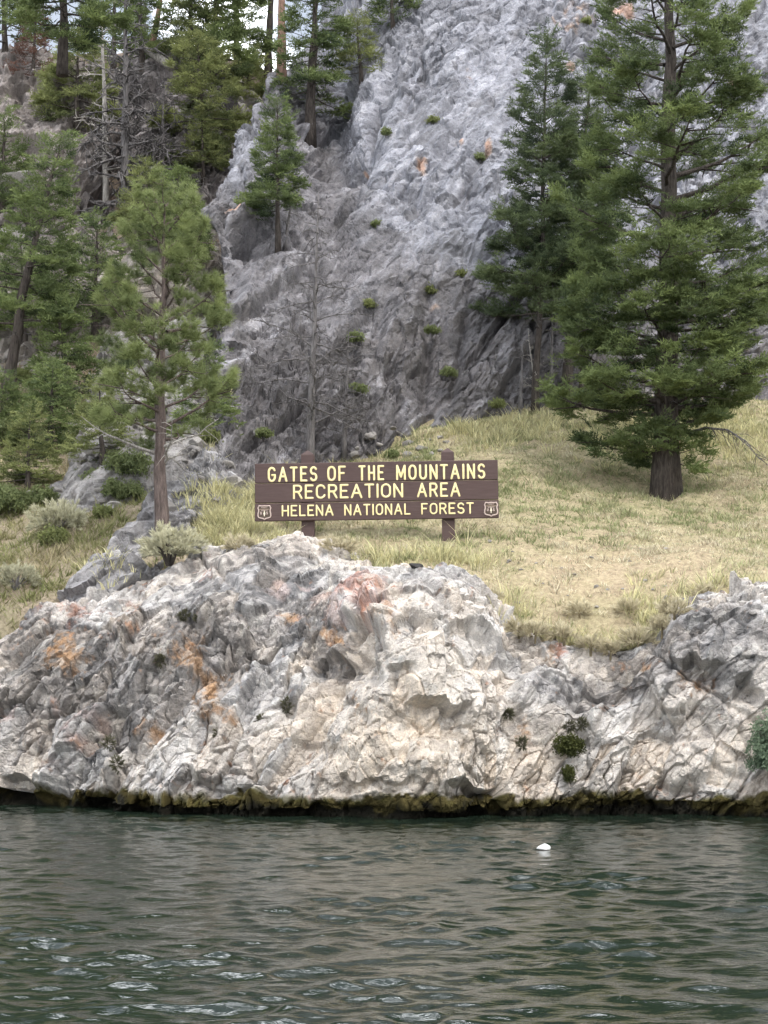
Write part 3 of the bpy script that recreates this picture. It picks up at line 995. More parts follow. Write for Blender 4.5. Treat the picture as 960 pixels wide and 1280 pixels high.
def letter_mesh(ch, h, wscale, stroke, depth):
    """rounded stroke letter in the X-Z plane facing -Y, origin at its lower left"""
    parts = []
    for i, st in enumerate(STROKES[ch][1]):
        p_ = np.array([(a * h * wscale, 0, b_ * h) for a, b_ in st])
        keep = [0] + [k for k in range(1, len(p_)) if np.linalg.norm(p_[k] - p_[k - 1]) > 1e-4]
        p_ = p_[keep]
        # split at sharp corners so strokes keep their width
        runs, cur = [], [p_[0]]
        for k in range(1, len(p_)):
            cur.append(p_[k])
            if k < len(p_) - 1:
                a, b_ = p_[k] - p_[k - 1], p_[k + 1] - p_[k]
                if a @ b_ / (np.linalg.norm(a) * np.linalg.norm(b_)) < .75:
                    runs.append(cur)
                    cur = [p_[k]]
        runs.append(cur)
        for run in runs:
            run = np.array(run)
            d0 = run[0] - run[1]; d0 /= np.linalg.norm(d0)
            d1 = run[-1] - run[-2]; d1 /= np.linalg.norm(d1)
            s = stroke * .5
            pts = np.concatenate([[run[0] + d0 * s * .95, run[0] + d0 * s * .6], run, [run[-1] + d1 * s * .6, run[-1] + d1 * s * .95]])
            rad = np.concatenate([[s * .3, s * .8], np.full(len(run), s), [s * .8, s * .3]])
            Vt, Ft = tube(pts, rad, 10)
            Vt[:, 1] *= depth / s
            Vt[:, 1] -= .0007 * i
            parts.append((Vt, Ft))
    return join(parts)


M_SIGN, nt, b = newmat('brown sign paint', .62, .3)
co = N(nt, 'ShaderNodeTexCoord').outputs['Object']
mp = N(nt, 'ShaderNodeMapping')
mp.inputs['Scale'].default_value = (1.2, 10, 14)
nt.links.new(co, mp.inputs[0])
n1 = N(nt, 'ShaderNodeTexNoise', Scale=2.5, Detail=6.0, Roughness=.65)
nt.links.new(mp.outputs[0], n1.inputs['Vector'])
nt.links.new(ramp(nt, n1.outputs[0], [(.28, (.060, .037, .034)), (.5, (.076, .049, .045)), (.75, (.094, .064, .060))]), b.inputs['Base Color'])
bp = N(nt, 'ShaderNodeBump', Strength=.25, Distance=.01)
nt.links.new(n1.outputs[0], bp.inputs['Height'])
nt.links.new(bp.outputs[0], b.inputs['Normal'])
M_LETTER, nt, b = newmat('pale yellow letter paint', .6, .3)
co = N(nt, 'ShaderNodeTexCoord').outputs['Object']
n1 = N(nt, 'ShaderNodeTexNoise', Scale=18.0, Detail=4.0)
nt.links.new(co, n1.inputs['Vector'])
nt.links.new(ramp(nt, n1.outputs[0], [(.3, (.74, .62, .30)), (.7, (.84, .74, .42))]), b.inputs['Base Color'])
M_EMBLEM, nt, b = newmat('emblem cream pink', .6, .3)
b.inputs['Base Color'].default_value = (.50, .40, .36, 1)
M_EMBLEM_W, nt, b = newmat('emblem cream', .6, .3)
b.inputs['Base Color'].default_value = (.78, .70, .56, 1)
M_EMBLEM_D, nt, b = newmat('emblem dark ground', .6, .3)
b.inputs['Base Color'].default_value = (.075, .055, .04, 1)
M_EMBLEM_B, nt, b = newmat('emblem olive band', .6, .3)
b.inputs['Base Color'].default_value = (.26, .20, .15, 1)

SY = 30.2
sl_, sr_ = P(319, 579, SY + .12), P(623, 574, SY - .12)
SW = float(np.linalg.norm((sr_ - sl_)[:2]))
SH = .965
mid_ = (P(319, 653, SY + .12) + P(624, 647, SY - .12)) / 2        # bottom centre of the board
yaw = math.atan2(sr_[1] - sl_[1], sr_[0] - sl_[0])
roll = math.radians(-.55)
sign = bpy.data.objects.new('wooden_sign', None)
COL.objects.link(sign)
pbase = drop(float(mid_[0]), float(mid_[1]))[0]
sign.location = (mid_[0], mid_[1], pbase[2])
sign.rotation_euler = (0, roll, yaw)
sign['label'] = 'brown painted wooden recreation area sign with cream lettering on two posts'
sign['category'] = 'sign'
zb = float(mid_[2] - pbase[2])


def slab(x0, x1, y0, y1, z0, z1, bev=.006):
    """box with chamfered edges"""
    import bmesh
    bm = bmesh.new()
    bmesh.ops.create_cube(bm, size=1)
    for v in bm.verts:
        v.co = ((x0 + x1) / 2 + v.co.x * (x1 - x0), (y0 + y1) / 2 + v.co.y * (y1 - y0), (z0 + z1) / 2 + v.co.z * (z1 - z0))
    bmesh.ops.bevel(bm, geom=list(bm.edges), offset=bev, segments=1, affect='EDGES')
    bm.verts.index_update()
    Vv = np.array([v.co[:] for v in bm.verts])
    q_, t_ = [], []
    for f in bm.faces:
        ids = [v.index for v in f.verts]
        (q_ if len(ids) == 4 else t_).append(ids)
    bm.free()
    fl = [np.array(q_, np.int32)]
    if t_:
        fl.append(np.array(t_, np.int32))
    return Vv, fl


BT = .07
cuts = [0, .315, .655, 1.0]
for i in range(3):
    z0_, z1_ = zb + SH * cuts[i], zb + SH * cuts[i + 1]
    off_ = [.0, .004, .001][i]
    Vv, Ff = slab(-SW / 2 + .002 * i, SW / 2 - .003 * i, -BT / 2 - off_, BT / 2 - off_, z0_ + .004, z1_ - .004, .009)
    link('plank', mesh_from('plank', Vv, Ff, M_SIGN, False), sign)
# posts behind the board, with pointed tops
for u, tip in ((.216, .27), (.793, .27)):
    xp = -SW / 2 + SW * u
    w = .105
    y0_, y1_ = BT / 2 + .004, BT / 2 + .004 + .2
    zt = zb + SH + .145
    Vv = np.array([(xp + a, yy, zz) for zz in (-.7, zt) for a, yy in ((-w, y0_), (w, y0_), (w, y1_), (-w, y1_))] + [(xp, (y0_ + y1_) / 2, zt + .085)])
    Ff = [np.array([(0, 1, 5, 4), (1, 2, 6, 5), (2, 3, 7, 6), (3, 0, 4, 7)], np.int32), np.array([(4, 5, 8), (5, 6, 8), (6, 7, 8), (7, 4, 8)], np.int32)]
    link('post', mesh_from('post', Vv, Ff, M_SIGN, False), sign)
LINES = [
    (1 - .322, .252, [('GATES', 101, 277), ('OF', 311, 377), ('THE', 421, 512), ('MOUNTAINS', 553, 866)]),
    (1 - .622, .238, [('RECREATION', 190, 578), ('AREA', 626, 778)]),
    (1 - .918, .188, [('HELENA', 150, 333), ('NATIONAL', 370, 603), ('FOREST', 640, 824)]),
]
yl = -BT / 2 - .006
for v0, vh, words in LINES:
    hgt = vh * SH * .9
    stroke = .168 * hgt
    for word, xa, xb in words:
        ua, ub = (xa - 55) / 856 * SW - SW / 2 + stroke / 2, (xb - 55) / 856 * SW - SW / 2 - stroke / 2
        adv = [STROKES[ch][0] * hgt for ch in word]
        gap_ = .34 * hgt
        ws = ((ub - ua) - gap_ * (len(word) - 1)) / sum(adv)
        x = ua
        for ch, a_ in zip(word, adv):
            Vv, Ff = letter_mesh(ch, hgt, ws, stroke, .007)
            o = link('letter', mesh_from('letter', Vv, Ff, M_LETTER, True), sign)
            o.location = (x, yl, zb + v0 * SH + stroke * .35)
            x += a_ * ws + gap_
# shield emblems in the lower corners
SHIELD = [(-.40, .47), (-.2, .44), (0, .46), (.2, .44), (.40, .47), (.49, .30), (.44, .2), (.43, .08), (.48, -.08), (.49, -.24), (.43, -.36), (.25, -.41), (.1, -.44), (0, -.51),
          (-.1, -.44), (-.25, -.41), (-.43, -.36), (-.49, -.24), (-.48, -.08), (-.43, .08), (-.44, .2), (-.49, .30)]


def prism(poly, y0_, y1_):
    n = len(poly)
    c_ = np.mean(poly, 0)
    Vv = np.array([(a, y0_, b_) for a, b_ in poly] + [(a, y1_, b_) for a, b_ in poly] + [(c_[0], y0_, c_[1])])
    Ff = [np.array([(k, (k + 1) % n, n + (k + 1) % n, n + k) for k in range(n)], np.int32), np.array([(2 * n, (k + 1) % n, k) for k in range(n)], np.int32)]
    return Vv, Ff


for uc, vc in ((89, 1 - .845), (884, 1 - .845)):
    xc_, zc_ = (uc - 55) / 856 * SW - SW / 2, zb + vc * SH
    es = .235
    e = link('emblem', mesh_from('emblem', *prism([(a * es * .93, b_ * es) for a, b_ in SHIELD], -.004, .006), M_EMBLEM_D, False), sign)
    e.location = (xc_, -BT / 2 - .004, zc_)
    ring = np.array([(a * es * .93, -.004, b_ * es) for a, b_ in SHIELD + SHIELD[:2]])
    Vv, Ff = tube(ring, .0105, 8, False)
    link('rim', mesh_from('rim', Vv, Ff, M_EMBLEM, True), e)
    Vv, Ff = prism([(-.34 * es, .19 * es), (.34 * es, .19 * es), (.34 * es, .25 * es), (-.34 * es, .25 * es)], -.009, -.003)
    link('band', mesh_from('band', Vv, Ff, M_EMBLEM_B, False), e)
    for row, word in ((.305, 'FOREST'), (.10, 'SERVICE')):
        hh = .075 * es
        parts, x = [], 0
        tot = sum(STROKES[ch][0] for ch in word) * hh + .4 * hh * (len(word) - 1)
        for ch in word:
            Vv, Ff = letter_mesh(ch, hh, 1.0, hh * .22, .0015)
            parts.append((Vv + np.array([x - tot / 2, 0, 0]), Ff))
            x += STROKES[ch][0] * hh + .4 * hh
        Vv, Ff = join(parts)
        o = link('lettering', mesh_from('lettering', Vv, Ff, M_EMBLEM, True), e)
        o.location = (0, -.006, row * es)
    treepoly = [(0, .17), (.05, .0), (.035, .0), (.085, -.14), (.03, -.13), (.03, -.27), (-.03, -.27), (-.03, -.13), (-.085, -.14), (-.035, .0), (-.05, .0)]
    link('tree_symbol', mesh_from('tree_symbol', *prism([(a * es, b_ * es) for a, b_ in treepoly], -.010, -.003), M_EMBLEM_W, False), e)
    for ch, xx in (('U', -.27), ('S', .15)):
        Vv, Ff = letter_mesh(ch, .16 * es, .8, .04 * es, .002)
        o = link('letter', mesh_from('letter', Vv, Ff, M_EMBLEM, True), e)
        o.location = (xx * es, -.006, -.13 * es)

# ------------------------------------------------------------------ trees
def needle_template(kind, rng):
    """triangles (n,3,3) of one spray: +X forward, Y sideways, Z up, unit length"""
    tris = []

    def needle(p_, d_, L, w):
        d_ = d_ / np.linalg.norm(d_)
        s_ = np.cross(d_, rng.normal(size=3))
        s_ /= np.linalg.norm(s_) + 1e-9
        tris.append([p_ - s_ * w * .5, p_ + s_ * w * .5, p_ + d_ * L])

    if kind == 'fir':
        axes = [(np.zeros(3), np.array([1, 0, 0.0]), 1.0)]
        for k in range(6):
            x = .12 + .13 * k
            sd = 1 if k % 2 else -1
            axes.append((np.array([x, 0, 0]), np.array([.72, .7 * sd, .12 * rng.normal()]), .55 * (1 - .5 * x)))
        for o_, d_, L in axes:
            n_ = int(5.5 * L) + 2
            for k in range(n_):
                t = (k + rng.random()) / n_
                p_ = o_ + d_ * L * t
                dd = d_ + np.array([0, 0, .25]) + rng.normal(size=3) * .55
                needle(p_, dd, .23 + .09 * rng.random(), .082)
    elif kind == 'pine':
        for k in range(34):
            d_ = rng.normal(size=3)
            d_ /= np.linalg.norm(d_)
            d_ = d_ + np.array([.75, 0, .25])
            p_ = np.array([.35 * rng.random(), 0, 0])
            needle(p_, d_, .75 + .3 * rng.random(), .05)
    elif kind == 'leaf':
        for k in range(16):
            p_ = rng.normal(size=3) * np.array([.35, .35, .3])
            needle(p_, rng.normal(size=3) + np.array([.3, 0, .3]), .45 + .2 * rng.random(), .3)
    elif kind == 'sage':
        for k in range(26):
            d_ = np.array([1, 0, 0]) + rng.normal(size=3) * .35
            needle(np.array([.6 * rng.random(), 0, 0]), d_, .5, .09)
    return np.array(tris)


TR = np.random.default_rng(77)
TEMPL = {k: [needle_template(k, TR) for _ in range(5)] for k in ('fir', 'pine', 'leaf', 'sage')}


def sprays_mesh(name, pos, dirs, size, tint, kind, mat, rng, up=(0, 0, 1)):
    pos, dirs, size, tint = (np.asarray(a, float) for a in (pos, dirs, size, tint))
    dirs = dirs / (np.linalg.norm(dirs, axis=1)[:, None] + 1e-9)
    upv = np.broadcast_to(np.asarray(up, float), dirs.shape) + rng.normal(size=dirs.shape) * .25
    side = np.cross(upv, dirs)
    side /= np.linalg.norm(side, axis=1)[:, None] + 1e-9
    upn = np.cross(dirs, side)
    which = rng.integers(0, 5, len(pos))
    Vs, Ts = [], []
    for k in range(5):
        m = which == k
        if not m.any():
            continue
        T = TEMPL[kind][k].reshape(-1, 3)
        W = pos[m][:, None] + size[m][:, None, None] * (T[None, :, 0:1] * dirs[m][:, None] + T[None, :, 1:2] * side[m][:, None] + T[None, :, 2:3] * upn[m][:, None])
        Vs.append(W.reshape(-1, 3))
        tt = np.repeat(tint[m], len(T))
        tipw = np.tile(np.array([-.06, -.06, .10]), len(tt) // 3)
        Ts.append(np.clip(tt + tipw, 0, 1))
    Vs = np.concatenate(Vs)
    Ts = np.concatenate(Ts)
    F = np.arange(len(Vs), dtype=np.int32).reshape(-1, 3)
    cc = np.stack([Ts, Ts, Ts], 1)
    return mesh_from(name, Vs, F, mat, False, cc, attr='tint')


def trunk_path(base, top, bend, n=14, rng=None):
    t = np.linspace(0, 1, n)[:, None]
    p_ = base + (top - base) * t
    p_ += bend * np.sin(t * math.pi)
    if rng is not None:
        w = np.cumsum(rng.normal(size=(n, 3)) * np.array([1, 1, 0]) * .012 * np.linalg.norm(top - base) / 6, 0)
        w -= np.linspace(0, 1, n)[:, None] * w[-1]
        p_ += w
    return p_


def empty(name, loc, label, cat, group=None):
    e = bpy.data.objects.new(name, None)
    COL.objects.link(e)
    e.location = loc
    e['label'] = label
    e['category'] = cat
    if group:
        e['group'] = group
    return e


def tree(name, label, base, top, r_trunk, env, kind, fmat, bmat, seed, nb=45, dens=26, spray=.34, start=.12, group='conifers on the shore slope', elev=(35, -8), droop=.25, upturn=.25,
         bend=(0, 0, 0), dead_below=0, dead_mat=None, each_branch=False, flare=1.4, width=.42, tint0=.25, boughs=None, thick=.12, inner=.22, twigs=0, extra_dead=None):
    """conifer: trunk, limbs and a crown of needle sprays; env(frac, azimuth) gives the limb length"""
    rng = np.random.default_rng(seed)
    base, top = np.asarray(base, float), np.asarray(top, float)
    H = np.linalg.norm(top - base)
    root = empty(name, base, label, 'tree', group)
    path = trunk_path(np.zeros(3), top - base, np.asarray(bend, float), 16, rng)
    path[0, 2] -= .5
    t = np.linspace(0, 1, 16)
    rad = r_trunk * ((1 - t) ** .8 * .95 + .05) * (1 + (flare - 1) * np.exp(-t * H / .35))
    Vt, Ft = tube(path, rad, 14)
    Vt[:len(path) * 14] += (fbm(Vt[:len(path) * 14] * 5, 3, seed)[:, None] * .06 * r_trunk / .25)
    link('trunk', mesh_from('trunk', Vt, Ft, bmat, True), root)
    dead_mat = dead_mat or M_DEAD
    pos, dirs, size, tint, limbs, deads = [], [], [], [], [], []
    if boughs is None:
        boughs = []
        az = rng.random() * 6.28
        for k in range(nb):
            f = start + (1 - start) * ((k + rng.random() * .9) / nb) ** .92 * .985
            az += 2.4 + rng.normal() * .35
            boughs.append((f, az, env(f, az) * (1 + rng.normal() * .16), None))
    for f, az, L, el in boughs:
        L = max(L, .12)
        i = np.interp(f, t, np.arange(16))
        o_ = np.array([np.interp(i, np.arange(16), path[:, k]) for k in range(3)])
        e0 = math.radians((elev[1] + (elev[0] - elev[1]) * f ** 1.3 + rng.normal() * 7) if el is None else el)
        h = np.array([math.cos(az), math.sin(az), 0])
        sd = np.array([-math.sin(az), math.cos(az), 0])
        s = np.linspace(0, 1, 7)
        wig = np.cumsum(rng.normal(size=7) * .035) * L
        bp_ = o_ + h * (L * s)[:, None] * math.cos(e0) + np.array([0, 0, 1]) * (L * (math.sin(e0) * s - droop * s ** 2 + upturn * s ** 3))[:, None] + sd * wig[:, None]
        r0 = max(.008, min(.022 * L + .004, r_trunk * .35))
        dead = f < dead_below and rng.random() < .9
        Vb, Fb = tube(bp_, r0 * (1 - .85 * s), 5, False)
        if dead:
            dd0 = len(deads)
            deads.append((Vb, Fb))
            for q_ in range(int(6 + twigs + L * 4)):
                u = .25 + .7 * rng.random()
                p_ = np.array([np.interp(u, s, bp_[:, k]) for k in range(3)])
                d_ = (h * .6 + sd * rng.choice([-1, 1]) * .8 + np.array([0, 0, rng.normal() * .5])) * L * .3 * rng.random() * 1.3
                deads.append(tube([p_, p_ + d_ * .5 + rng.normal(size=3) * .02, p_ + d_ + np.array([0, 0, -.1 * L * rng.random()])], [r0 * .3, r0 * .2, r0 * .08], 3, False))
            if each_branch:
                Vb, Fb = join(deads[dd0:])
                del deads[dd0:]
                link('dead_branch', mesh_from('dead_branch', Vb, Fb, dead_mat, True), root)
            continue
        lim0 = len(limbs)
        limbs.append((Vb, Fb))
        n_ = max(5, int(dens * L * (1.1 + .5 * L)))
        btint = rng.normal() * .10
        nc = max(3, n_ // 16)
        jl = .12 if kind == 'fir' else .09
        uc = inner + (1.0 - inner) * rng.random(nc) ** .75
        uc[0] = .98
        lc = rng.random(nc) * 2 - 1
        lc[0] = 0
        ci = rng.integers(0, nc, n_)
        jit = rng.normal(size=(n_, 3))
        u = np.clip(uc[ci] + jit[:, 0] * jl * .85 / max(L, .5), inner * .8, 1.06)
        wl = width * L * np.sin(np.clip(uc[ci], 0, 1) * math.pi * .82 + .3) ** .8
        lat = lc[ci]
        c = np.stack([np.interp(u, s, bp_[:, k]) for k in range(3)], 1)
        zz = np.abs(jit[:, 2]) * jl + rng.normal(size=nc)[ci] * thick * .6 - .10 * np.abs(lat) * wl - .05
        zl = np.abs(jit[:, 2]) * .11
        pos.append(c + sd * (lat * wl + jit[:, 1] * jl)[:, None] + np.array([0, 0, 1]) * zz[:, None])
        ang = lat * .8 + jit[:, 1] * .55
        dz = (math.sin(e0) * .4 + (.1 if kind == 'fir' else .45)) + jit[:, 2] * .35
        dirs.append(h * np.cos(ang)[:, None] + sd * np.sin(ang)[:, None] + np.array([0, 0, 1]) * dz[:, None])
        size.append(spray * (.75 + .5 * rng.random(n_)) * (1 - .25 * f))
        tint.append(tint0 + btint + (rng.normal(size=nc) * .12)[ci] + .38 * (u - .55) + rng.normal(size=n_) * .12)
        # sub-limbs so the bough is carried
        for q_ in range(int(2 + 3 * L)):
            v = .3 + .6 * rng.random()
            p_ = np.array([np.interp(v, s, bp_[:, k]) for k in range(3)])
            d_ = (h * .7 + sd * rng.choice([-1, 1]) * .75 + np.array([0, 0, rng.normal() * .12])) * width * L * .9 * rng.random()
            limbs.append(tube([p_, p_ + d_ * .55, p_ + d_], [r0 * .4, r0 * .28, r0 * .1], 3, False))
        if each_branch:
            Vb, Fb = join(limbs[lim0:])
            del limbs[lim0:]
            link('limb', mesh_from('limb', Vb, Fb, bmat, True), root)
    # leader
    if pos:
        pos.append(path[-1] + rng.normal(size=(6, 3)) * .05 - np.array([0, 0, 1]) * rng.random((6, 1)) * .3)
        dirs.append(rng.normal(size=(6, 3)) * .4 + np.array([0, 0, 1]))
        size.append(np.full(6, spray * .7)); tint.append(np.full(6, tint0 + .15))
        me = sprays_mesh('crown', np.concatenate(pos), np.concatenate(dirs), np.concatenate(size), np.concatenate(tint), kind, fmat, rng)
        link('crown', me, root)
    if limbs:
        Vb, Fb = join(limbs)
        link('limbs', mesh_from('limbs', Vb, Fb, bmat, True), root, kind='stuff')
    for Vx in (extra_dead or []):
        deads.append(Vx)
    if deads:
        Vb, Fb = join(deads)
        link('dead_twigs', mesh_from('dead_twigs', Vb, Fb, dead_mat, True), root, kind='stuff')
    return root


def cone_env(rmax, power=.8, low=.75, jit=.0, seed=0):
    return lambda f, az: rmax * (min(1.0, low + f * 1.2)) * max(.06, (1 - f)) ** power


def px2m(d, Y):
    return d / FPX * Y


def top_of(base, px, py, dy=0.0):
    return P(px, py, base[1] + dy)


# --- the big fir on the right of the meadow
b0 = hit(832, 618)
t0 = top_of(b0, 838, -190)
H0 = t0[2] - b0[2]
rg = np.random.default_rng(501)
big = []


def fr(py):
    return (P(835, py, b0[1])[2] - b0[2]) / H0


# (py on trunk, azimuth deg: 0 = right, 270 = to the camera, length m, elevation)
for py, az, L, el in [(566, 184, 1.5, 8), (566, 212, 1.0, 6), (566, 285, .55, 2), (572, 345, .65, -8), (562, 250, .6, 4), (568, 120, .9, 4), (566, 310, .55, 0),
                      (535, 320, 1.0, 8), (540, 270, .7, 4), (532, 30, 1.1, 8), (540, 240, .7, 4), (538, 100, 1.0, 2),
                      (520, 178, 2.1, 10), (515, 4, 1.75, 14), (505, 215, 1.9, 8), (510, 305, 1.6, 16), (500, 335, 1.9, 14), (505, 260, 1.5, 6), (500, 150, 1.7, 8), (510, 60, 1.6, 10), (505, 100, 1.6, 8),
                      (490, 20, 1.8, 16), (485, 195, 1.9, 18), (470, 330, 1.8, 20), (480, 240, 1.6, 10), (475, 285, 1.4, 16),
                      (440, 180, 2.1, 14), (430, 205, 1.9, 12), (425, 240, 1.7, 10), (430, 150, 1.9, 12), (420, 275, 1.5, 10), (435, 120, 1.5, 10), (425, 60, 1.6, 10),
                      (400, 175, 1.8, 14), (395, 320, 1.6, 10), (390, 225, 1.7, 14), (385, 30, 1.7, 8), (380, 260, 1.5, 10), (415, 350, 1.75, 4), (405, 5, 1.9, 10), (380, 345, 2.0, 8)]:
    big.append((fr(py), math.radians(az + rg.normal() * 5), L * (1 + rg.normal() * .05), el + rg.normal() * 2))
k_az = 0.0
for py in np.arange(372, -170, -10.0):
    k_az += 2.4 + rg.normal() * .3
    f = fr(py)
    lim = np.interp(py, [-190, -100, 0, 60, 120, 200, 260, 320, 370], [.2, .85, 1.5, 1.8, 1.9, 2.1, 2.15, 2.1, 2.05])
    L = lim * (.62 + .5 * rg.random()) * (1.12 if math.cos(k_az) > 0 else .98)
    big.append((f, k_az, L, 12 + 22 * f + rg.normal() * 5))
dead = []
for sx, sy, pts in [(1, 0, [(.25, -.1, 0), (.75, -.25, .12), (1.15, -.3, .08), (1.5, -.35, -.15), (1.75, -.35, -.5)])]:
    z0_ = fr(545) * H0
    p_ = np.array([(a, c_, z0_ + e_) for a, c_, e_ in pts])
    dead.append(tube(p_, [.035, .028, .02, .012, .005], 5, False))
    for k in range(26):
        u = .3 + .7 * rg.random()
        i = u * (len(p_) - 1)
        q_ = np.array([np.interp(i, np.arange(len(p_)), p_[:, k2]) for k2 in range(3)])
        d_ = np.array([.5 * rg.random(), rg.normal() * .25, -.1 - .35 * rg.random()]) * .9
        dead.append(tube([q_, q_ + d_ * .5 + rg.normal(size=3) * .03, q_ + d_], [.009, .006, .003], 3, False))
for k in range(14):          # bare twigs hanging inside the lower crown
    a_ = rg.random() * 6.28
    z0_ = fr(395 + 200 * rg.random()) * H0
    L = .5 + .7 * rg.random()
    d_ = np.array([math.cos(a_), math.sin(a_), 0])
    q_ = np.array([0, 0, z0_])
    dead.append(tube([q_, q_ + d_ * L * .5 + [0, 0, .05], q_ + d_ * L + [0, 0, -.1]], [.016, .01, .003], 4, False))
tree('fir_tree', 'big broad fir tree standing alone on the grass right of the sign', b0, t0, .25, None, 'fir', M_FIR, M_BARK_FIR, 900, dens=35, spray=.30, each_branch=True, droop=.16, upturn=.26, boughs=big,
     tint0=.36, flare=1.45, width=.55, thick=.18, inner=.24, extra_dead=dead)

# --- other trees: name, label, base px, top px, ...
G_SH, G_HILL = 'conifers near the cliff foot', 'trees on the left hillside'


def plant(nm, label, bpx, tpx, hw, kind, fmat, bmat, seed, rt, dy=0.0, power=.85, low=.55, group=G_HILL, base=None, **kw):
    b_ = hit(*bpx) if base is None else base
    t_ = top_of(b_, *tpx, dy)
    R = px2m(hw, b_[1])
    if group == G_HILL:
        kw['dens'] = kw['dens'] * .62
        kw['tint0'] = kw.get('tint0', .3) + .08
    return tree(nm, label, b_, t_, rt, cone_env(R, power, low), kind, fmat, bmat, seed, group=group, **kw)


DEADSPEC = []
plant('fir_tree', 'slim dark fir tree in front of the pale cliff, left of the big fir', (668, 508), (684, 40), 96, 'fir', M_FIR_DARK, M_BARK_FIR, 911, .08, nb=66, dens=50, spray=.27, start=.2, each_branch=True, inner=.08, dead_below=.24,
      group=G_SH, tint0=.32, width=.42, elev=(40, 2), low=.7, power=.8)
plant('fir_tree', 'shaded fir tree with bare lower trunk between the slim fir and the big fir', (706, 500), (736, 90), 56, 'fir', M_FIR_DARK, M_BARK_FIR, 912, .12, nb=50, dens=46, spray=.30, start=.32, dead_below=.36, inner=.1,
      group=G_SH, tint0=.4, width=.5, low=.8, power=.6)
for k_, (bx, tx, ty, lab) in enumerate([(688, 690, 350, 'thin dead trunk right of the slim fir trunk'), (745, 752, 330, 'thin dead trunk close to the left boughs of the big fir'), (650, 654, 420, 'short thin dead trunk left of the slim fir trunk')]):
    DEADSPEC.append((lab, (bx, 506), (tx, ty), 24, .05, 990 + k_, 16, 'd', .15, 6))
plant('fir_tree', 'thin trunk of a fir tree just right of the bare fir trunk', (728, 502), (760, 170), 34, 'fir', M_FIR_DARK, M_BARK_FIR, 913, .08, nb=30, dens=40, spray=.3, start=.45, inner=.1, dead_below=.45, group=G_SH, low=.8, power=.6)

plant('pine_tree', 'bright green pine tree with reddish trunk left of the sign', (203, 674), (206, 252), 108, 'pine', M_PINE, M_BARK_PINE, 921, .12, nb=46, dens=35, spray=.18, start=.2, each_branch=True, dead_below=.27,
      dead_mat=M_DEAD_PALE, tint0=.42, width=.55, elev=(50, 4), low=.9, power=.34, group=G_SH, droop=.15, upturn=.3, thick=.2, flare=1.15, inner=.28, bend=(-.06, 0, 0))
plant('fir_tree', 'small fir tree growing on the rock rib above the dead tree', (348, 305), (346, 124), 42, 'fir', M_FIR, M_BARK_FIR, 922, .06, nb=40, dens=56, spray=.25, start=.22, each_branch=True, inner=.1, low=.7, group=G_SH, tint0=.36)
plant('fir_tree', 'tall dark fir tree leaning right at the left edge of the picture', (12, 505), (78, 170), 72, 'fir', M_FIR, M_BARK_FIR, 923, .15, nb=52, dens=40, spray=.33, start=.25, low=.9, power=.6, tint0=.36, bend=(-.15, 0, 0), dead_below=.28)
plant('fir_tree', 'bushy fir tree right of the leaning trunk on the left', (88, 505), (68, 362), 48, 'fir', M_FIR, M_BARK_FIR, 924, .07, nb=36, dens=44, spray=.3, start=.08, low=.9, tint0=.4)
plant('fir_tree', 'young yellow green fir tree low at the left edge', (34, 612), (38, 515), 40, 'fir', M_FIR_YEL, M_BARK_FIR, 925, .05, nb=34, dens=48, spray=.22, start=.08, low=.9, tint0=.3)
plant('fir_tree', 'olive fir tree on the hillside above the bright pine', (258, 182), (246, 45), 56, 'fir', M_FIR_YEL, M_BARK_FIR, 926, .1, nb=36, dens=36, spray=.36, start=.1, low=.9, power=.6, tint0=.42)
plant('pine_tree', 'small yellow green bushy pine below the sky gap', (308, 128), (311, 66), 27, 'fir', M_FIR_YEL, M_BARK_FIR, 927, .06, nb=26, dens=44, spray=.32, start=.1, low=1.0, power=.45, tint0=.5)
plant('fir_tree', 'young pointed fir tree beside the upper edge of the rock rib', (254, 218), (252, 145), 26, 'fir', M_FIR_YEL, M_BARK_FIR, 928, .05, nb=30, dens=40, spray=.28, start=.06, low=.9, tint0=.3)
plant('fir_tree', 'dark fir tree on the skyline left of the sky gap', (296, 112), (292, -120), 46, 'fir', M_FIR, M_BARK_FIR, 929, .12, nb=46, dens=34, spray=.4, start=.15, low=.9, power=.6, tint0=.36)
plant('fir_tree', 'dark fir tree in the gully beside the top of the main cliff', (388, 165), (396, -110), 52, 'fir', M_FIR, M_BARK_FIR, 930, .14, nb=52, dens=32, spray=.36, start=.15, low=.9, power=.6, tint0=.26)
plant('fir_tree', 'light green fir tree at the top edge between red trunk and skyline fir', (238, 95), (240, -90), 36, 'fir', M_FIR_YEL, M_BARK_FIR, 931, .1, nb=36, dens=32, spray=.4, start=.1, low=.9, power=.6, tint0=.2)
plant('pine_tree', 'grey pine trunk leaning in the sky gap', (334, 100), (352, -160), 36, 'pine', M_PINE, M_BARK_FIR, 932, .14, nb=24, dens=20, spray=.3, start=.62, low=.9, power=.5)
plant('pine_tree', 'straight red barked pine trunk in the sky gap', (352, 98), (352, -190), 40, 'pine', M_PINE, M_BARK_RED, 933, .13, nb=24, dens=20, spray=.3, start=.62, low=.9, power=.5)
plant('pine_tree', 'leaning reddish trunk against the sky at the upper left', (190, 62), (222, -110), 34, 'pine', M_PINE, M_BARK_RED, 934, .1, nb=20, dens=20, spray=.3, start=.6, low=.9, power=.5)
plant('fir_tree', 'dying fir tree with rusty brown needles at the upper left', (40, 112), (46, 4), 30, 'fir', M_RUST, M_BARK_FIR, 935, .07, nb=28, dens=18, spray=.32, start=.1, low=.9, tint0=.3)
plant('pine_tree', 'light green bushy tree on the rocks at the upper left', (95, 165), (98, 38), 44, 'fir', M_FIR_YEL, M_BARK_FIR, 936, .08, nb=34, dens=36, spray=.36, start=.1, low=.95, power=.5, tint0=.36)
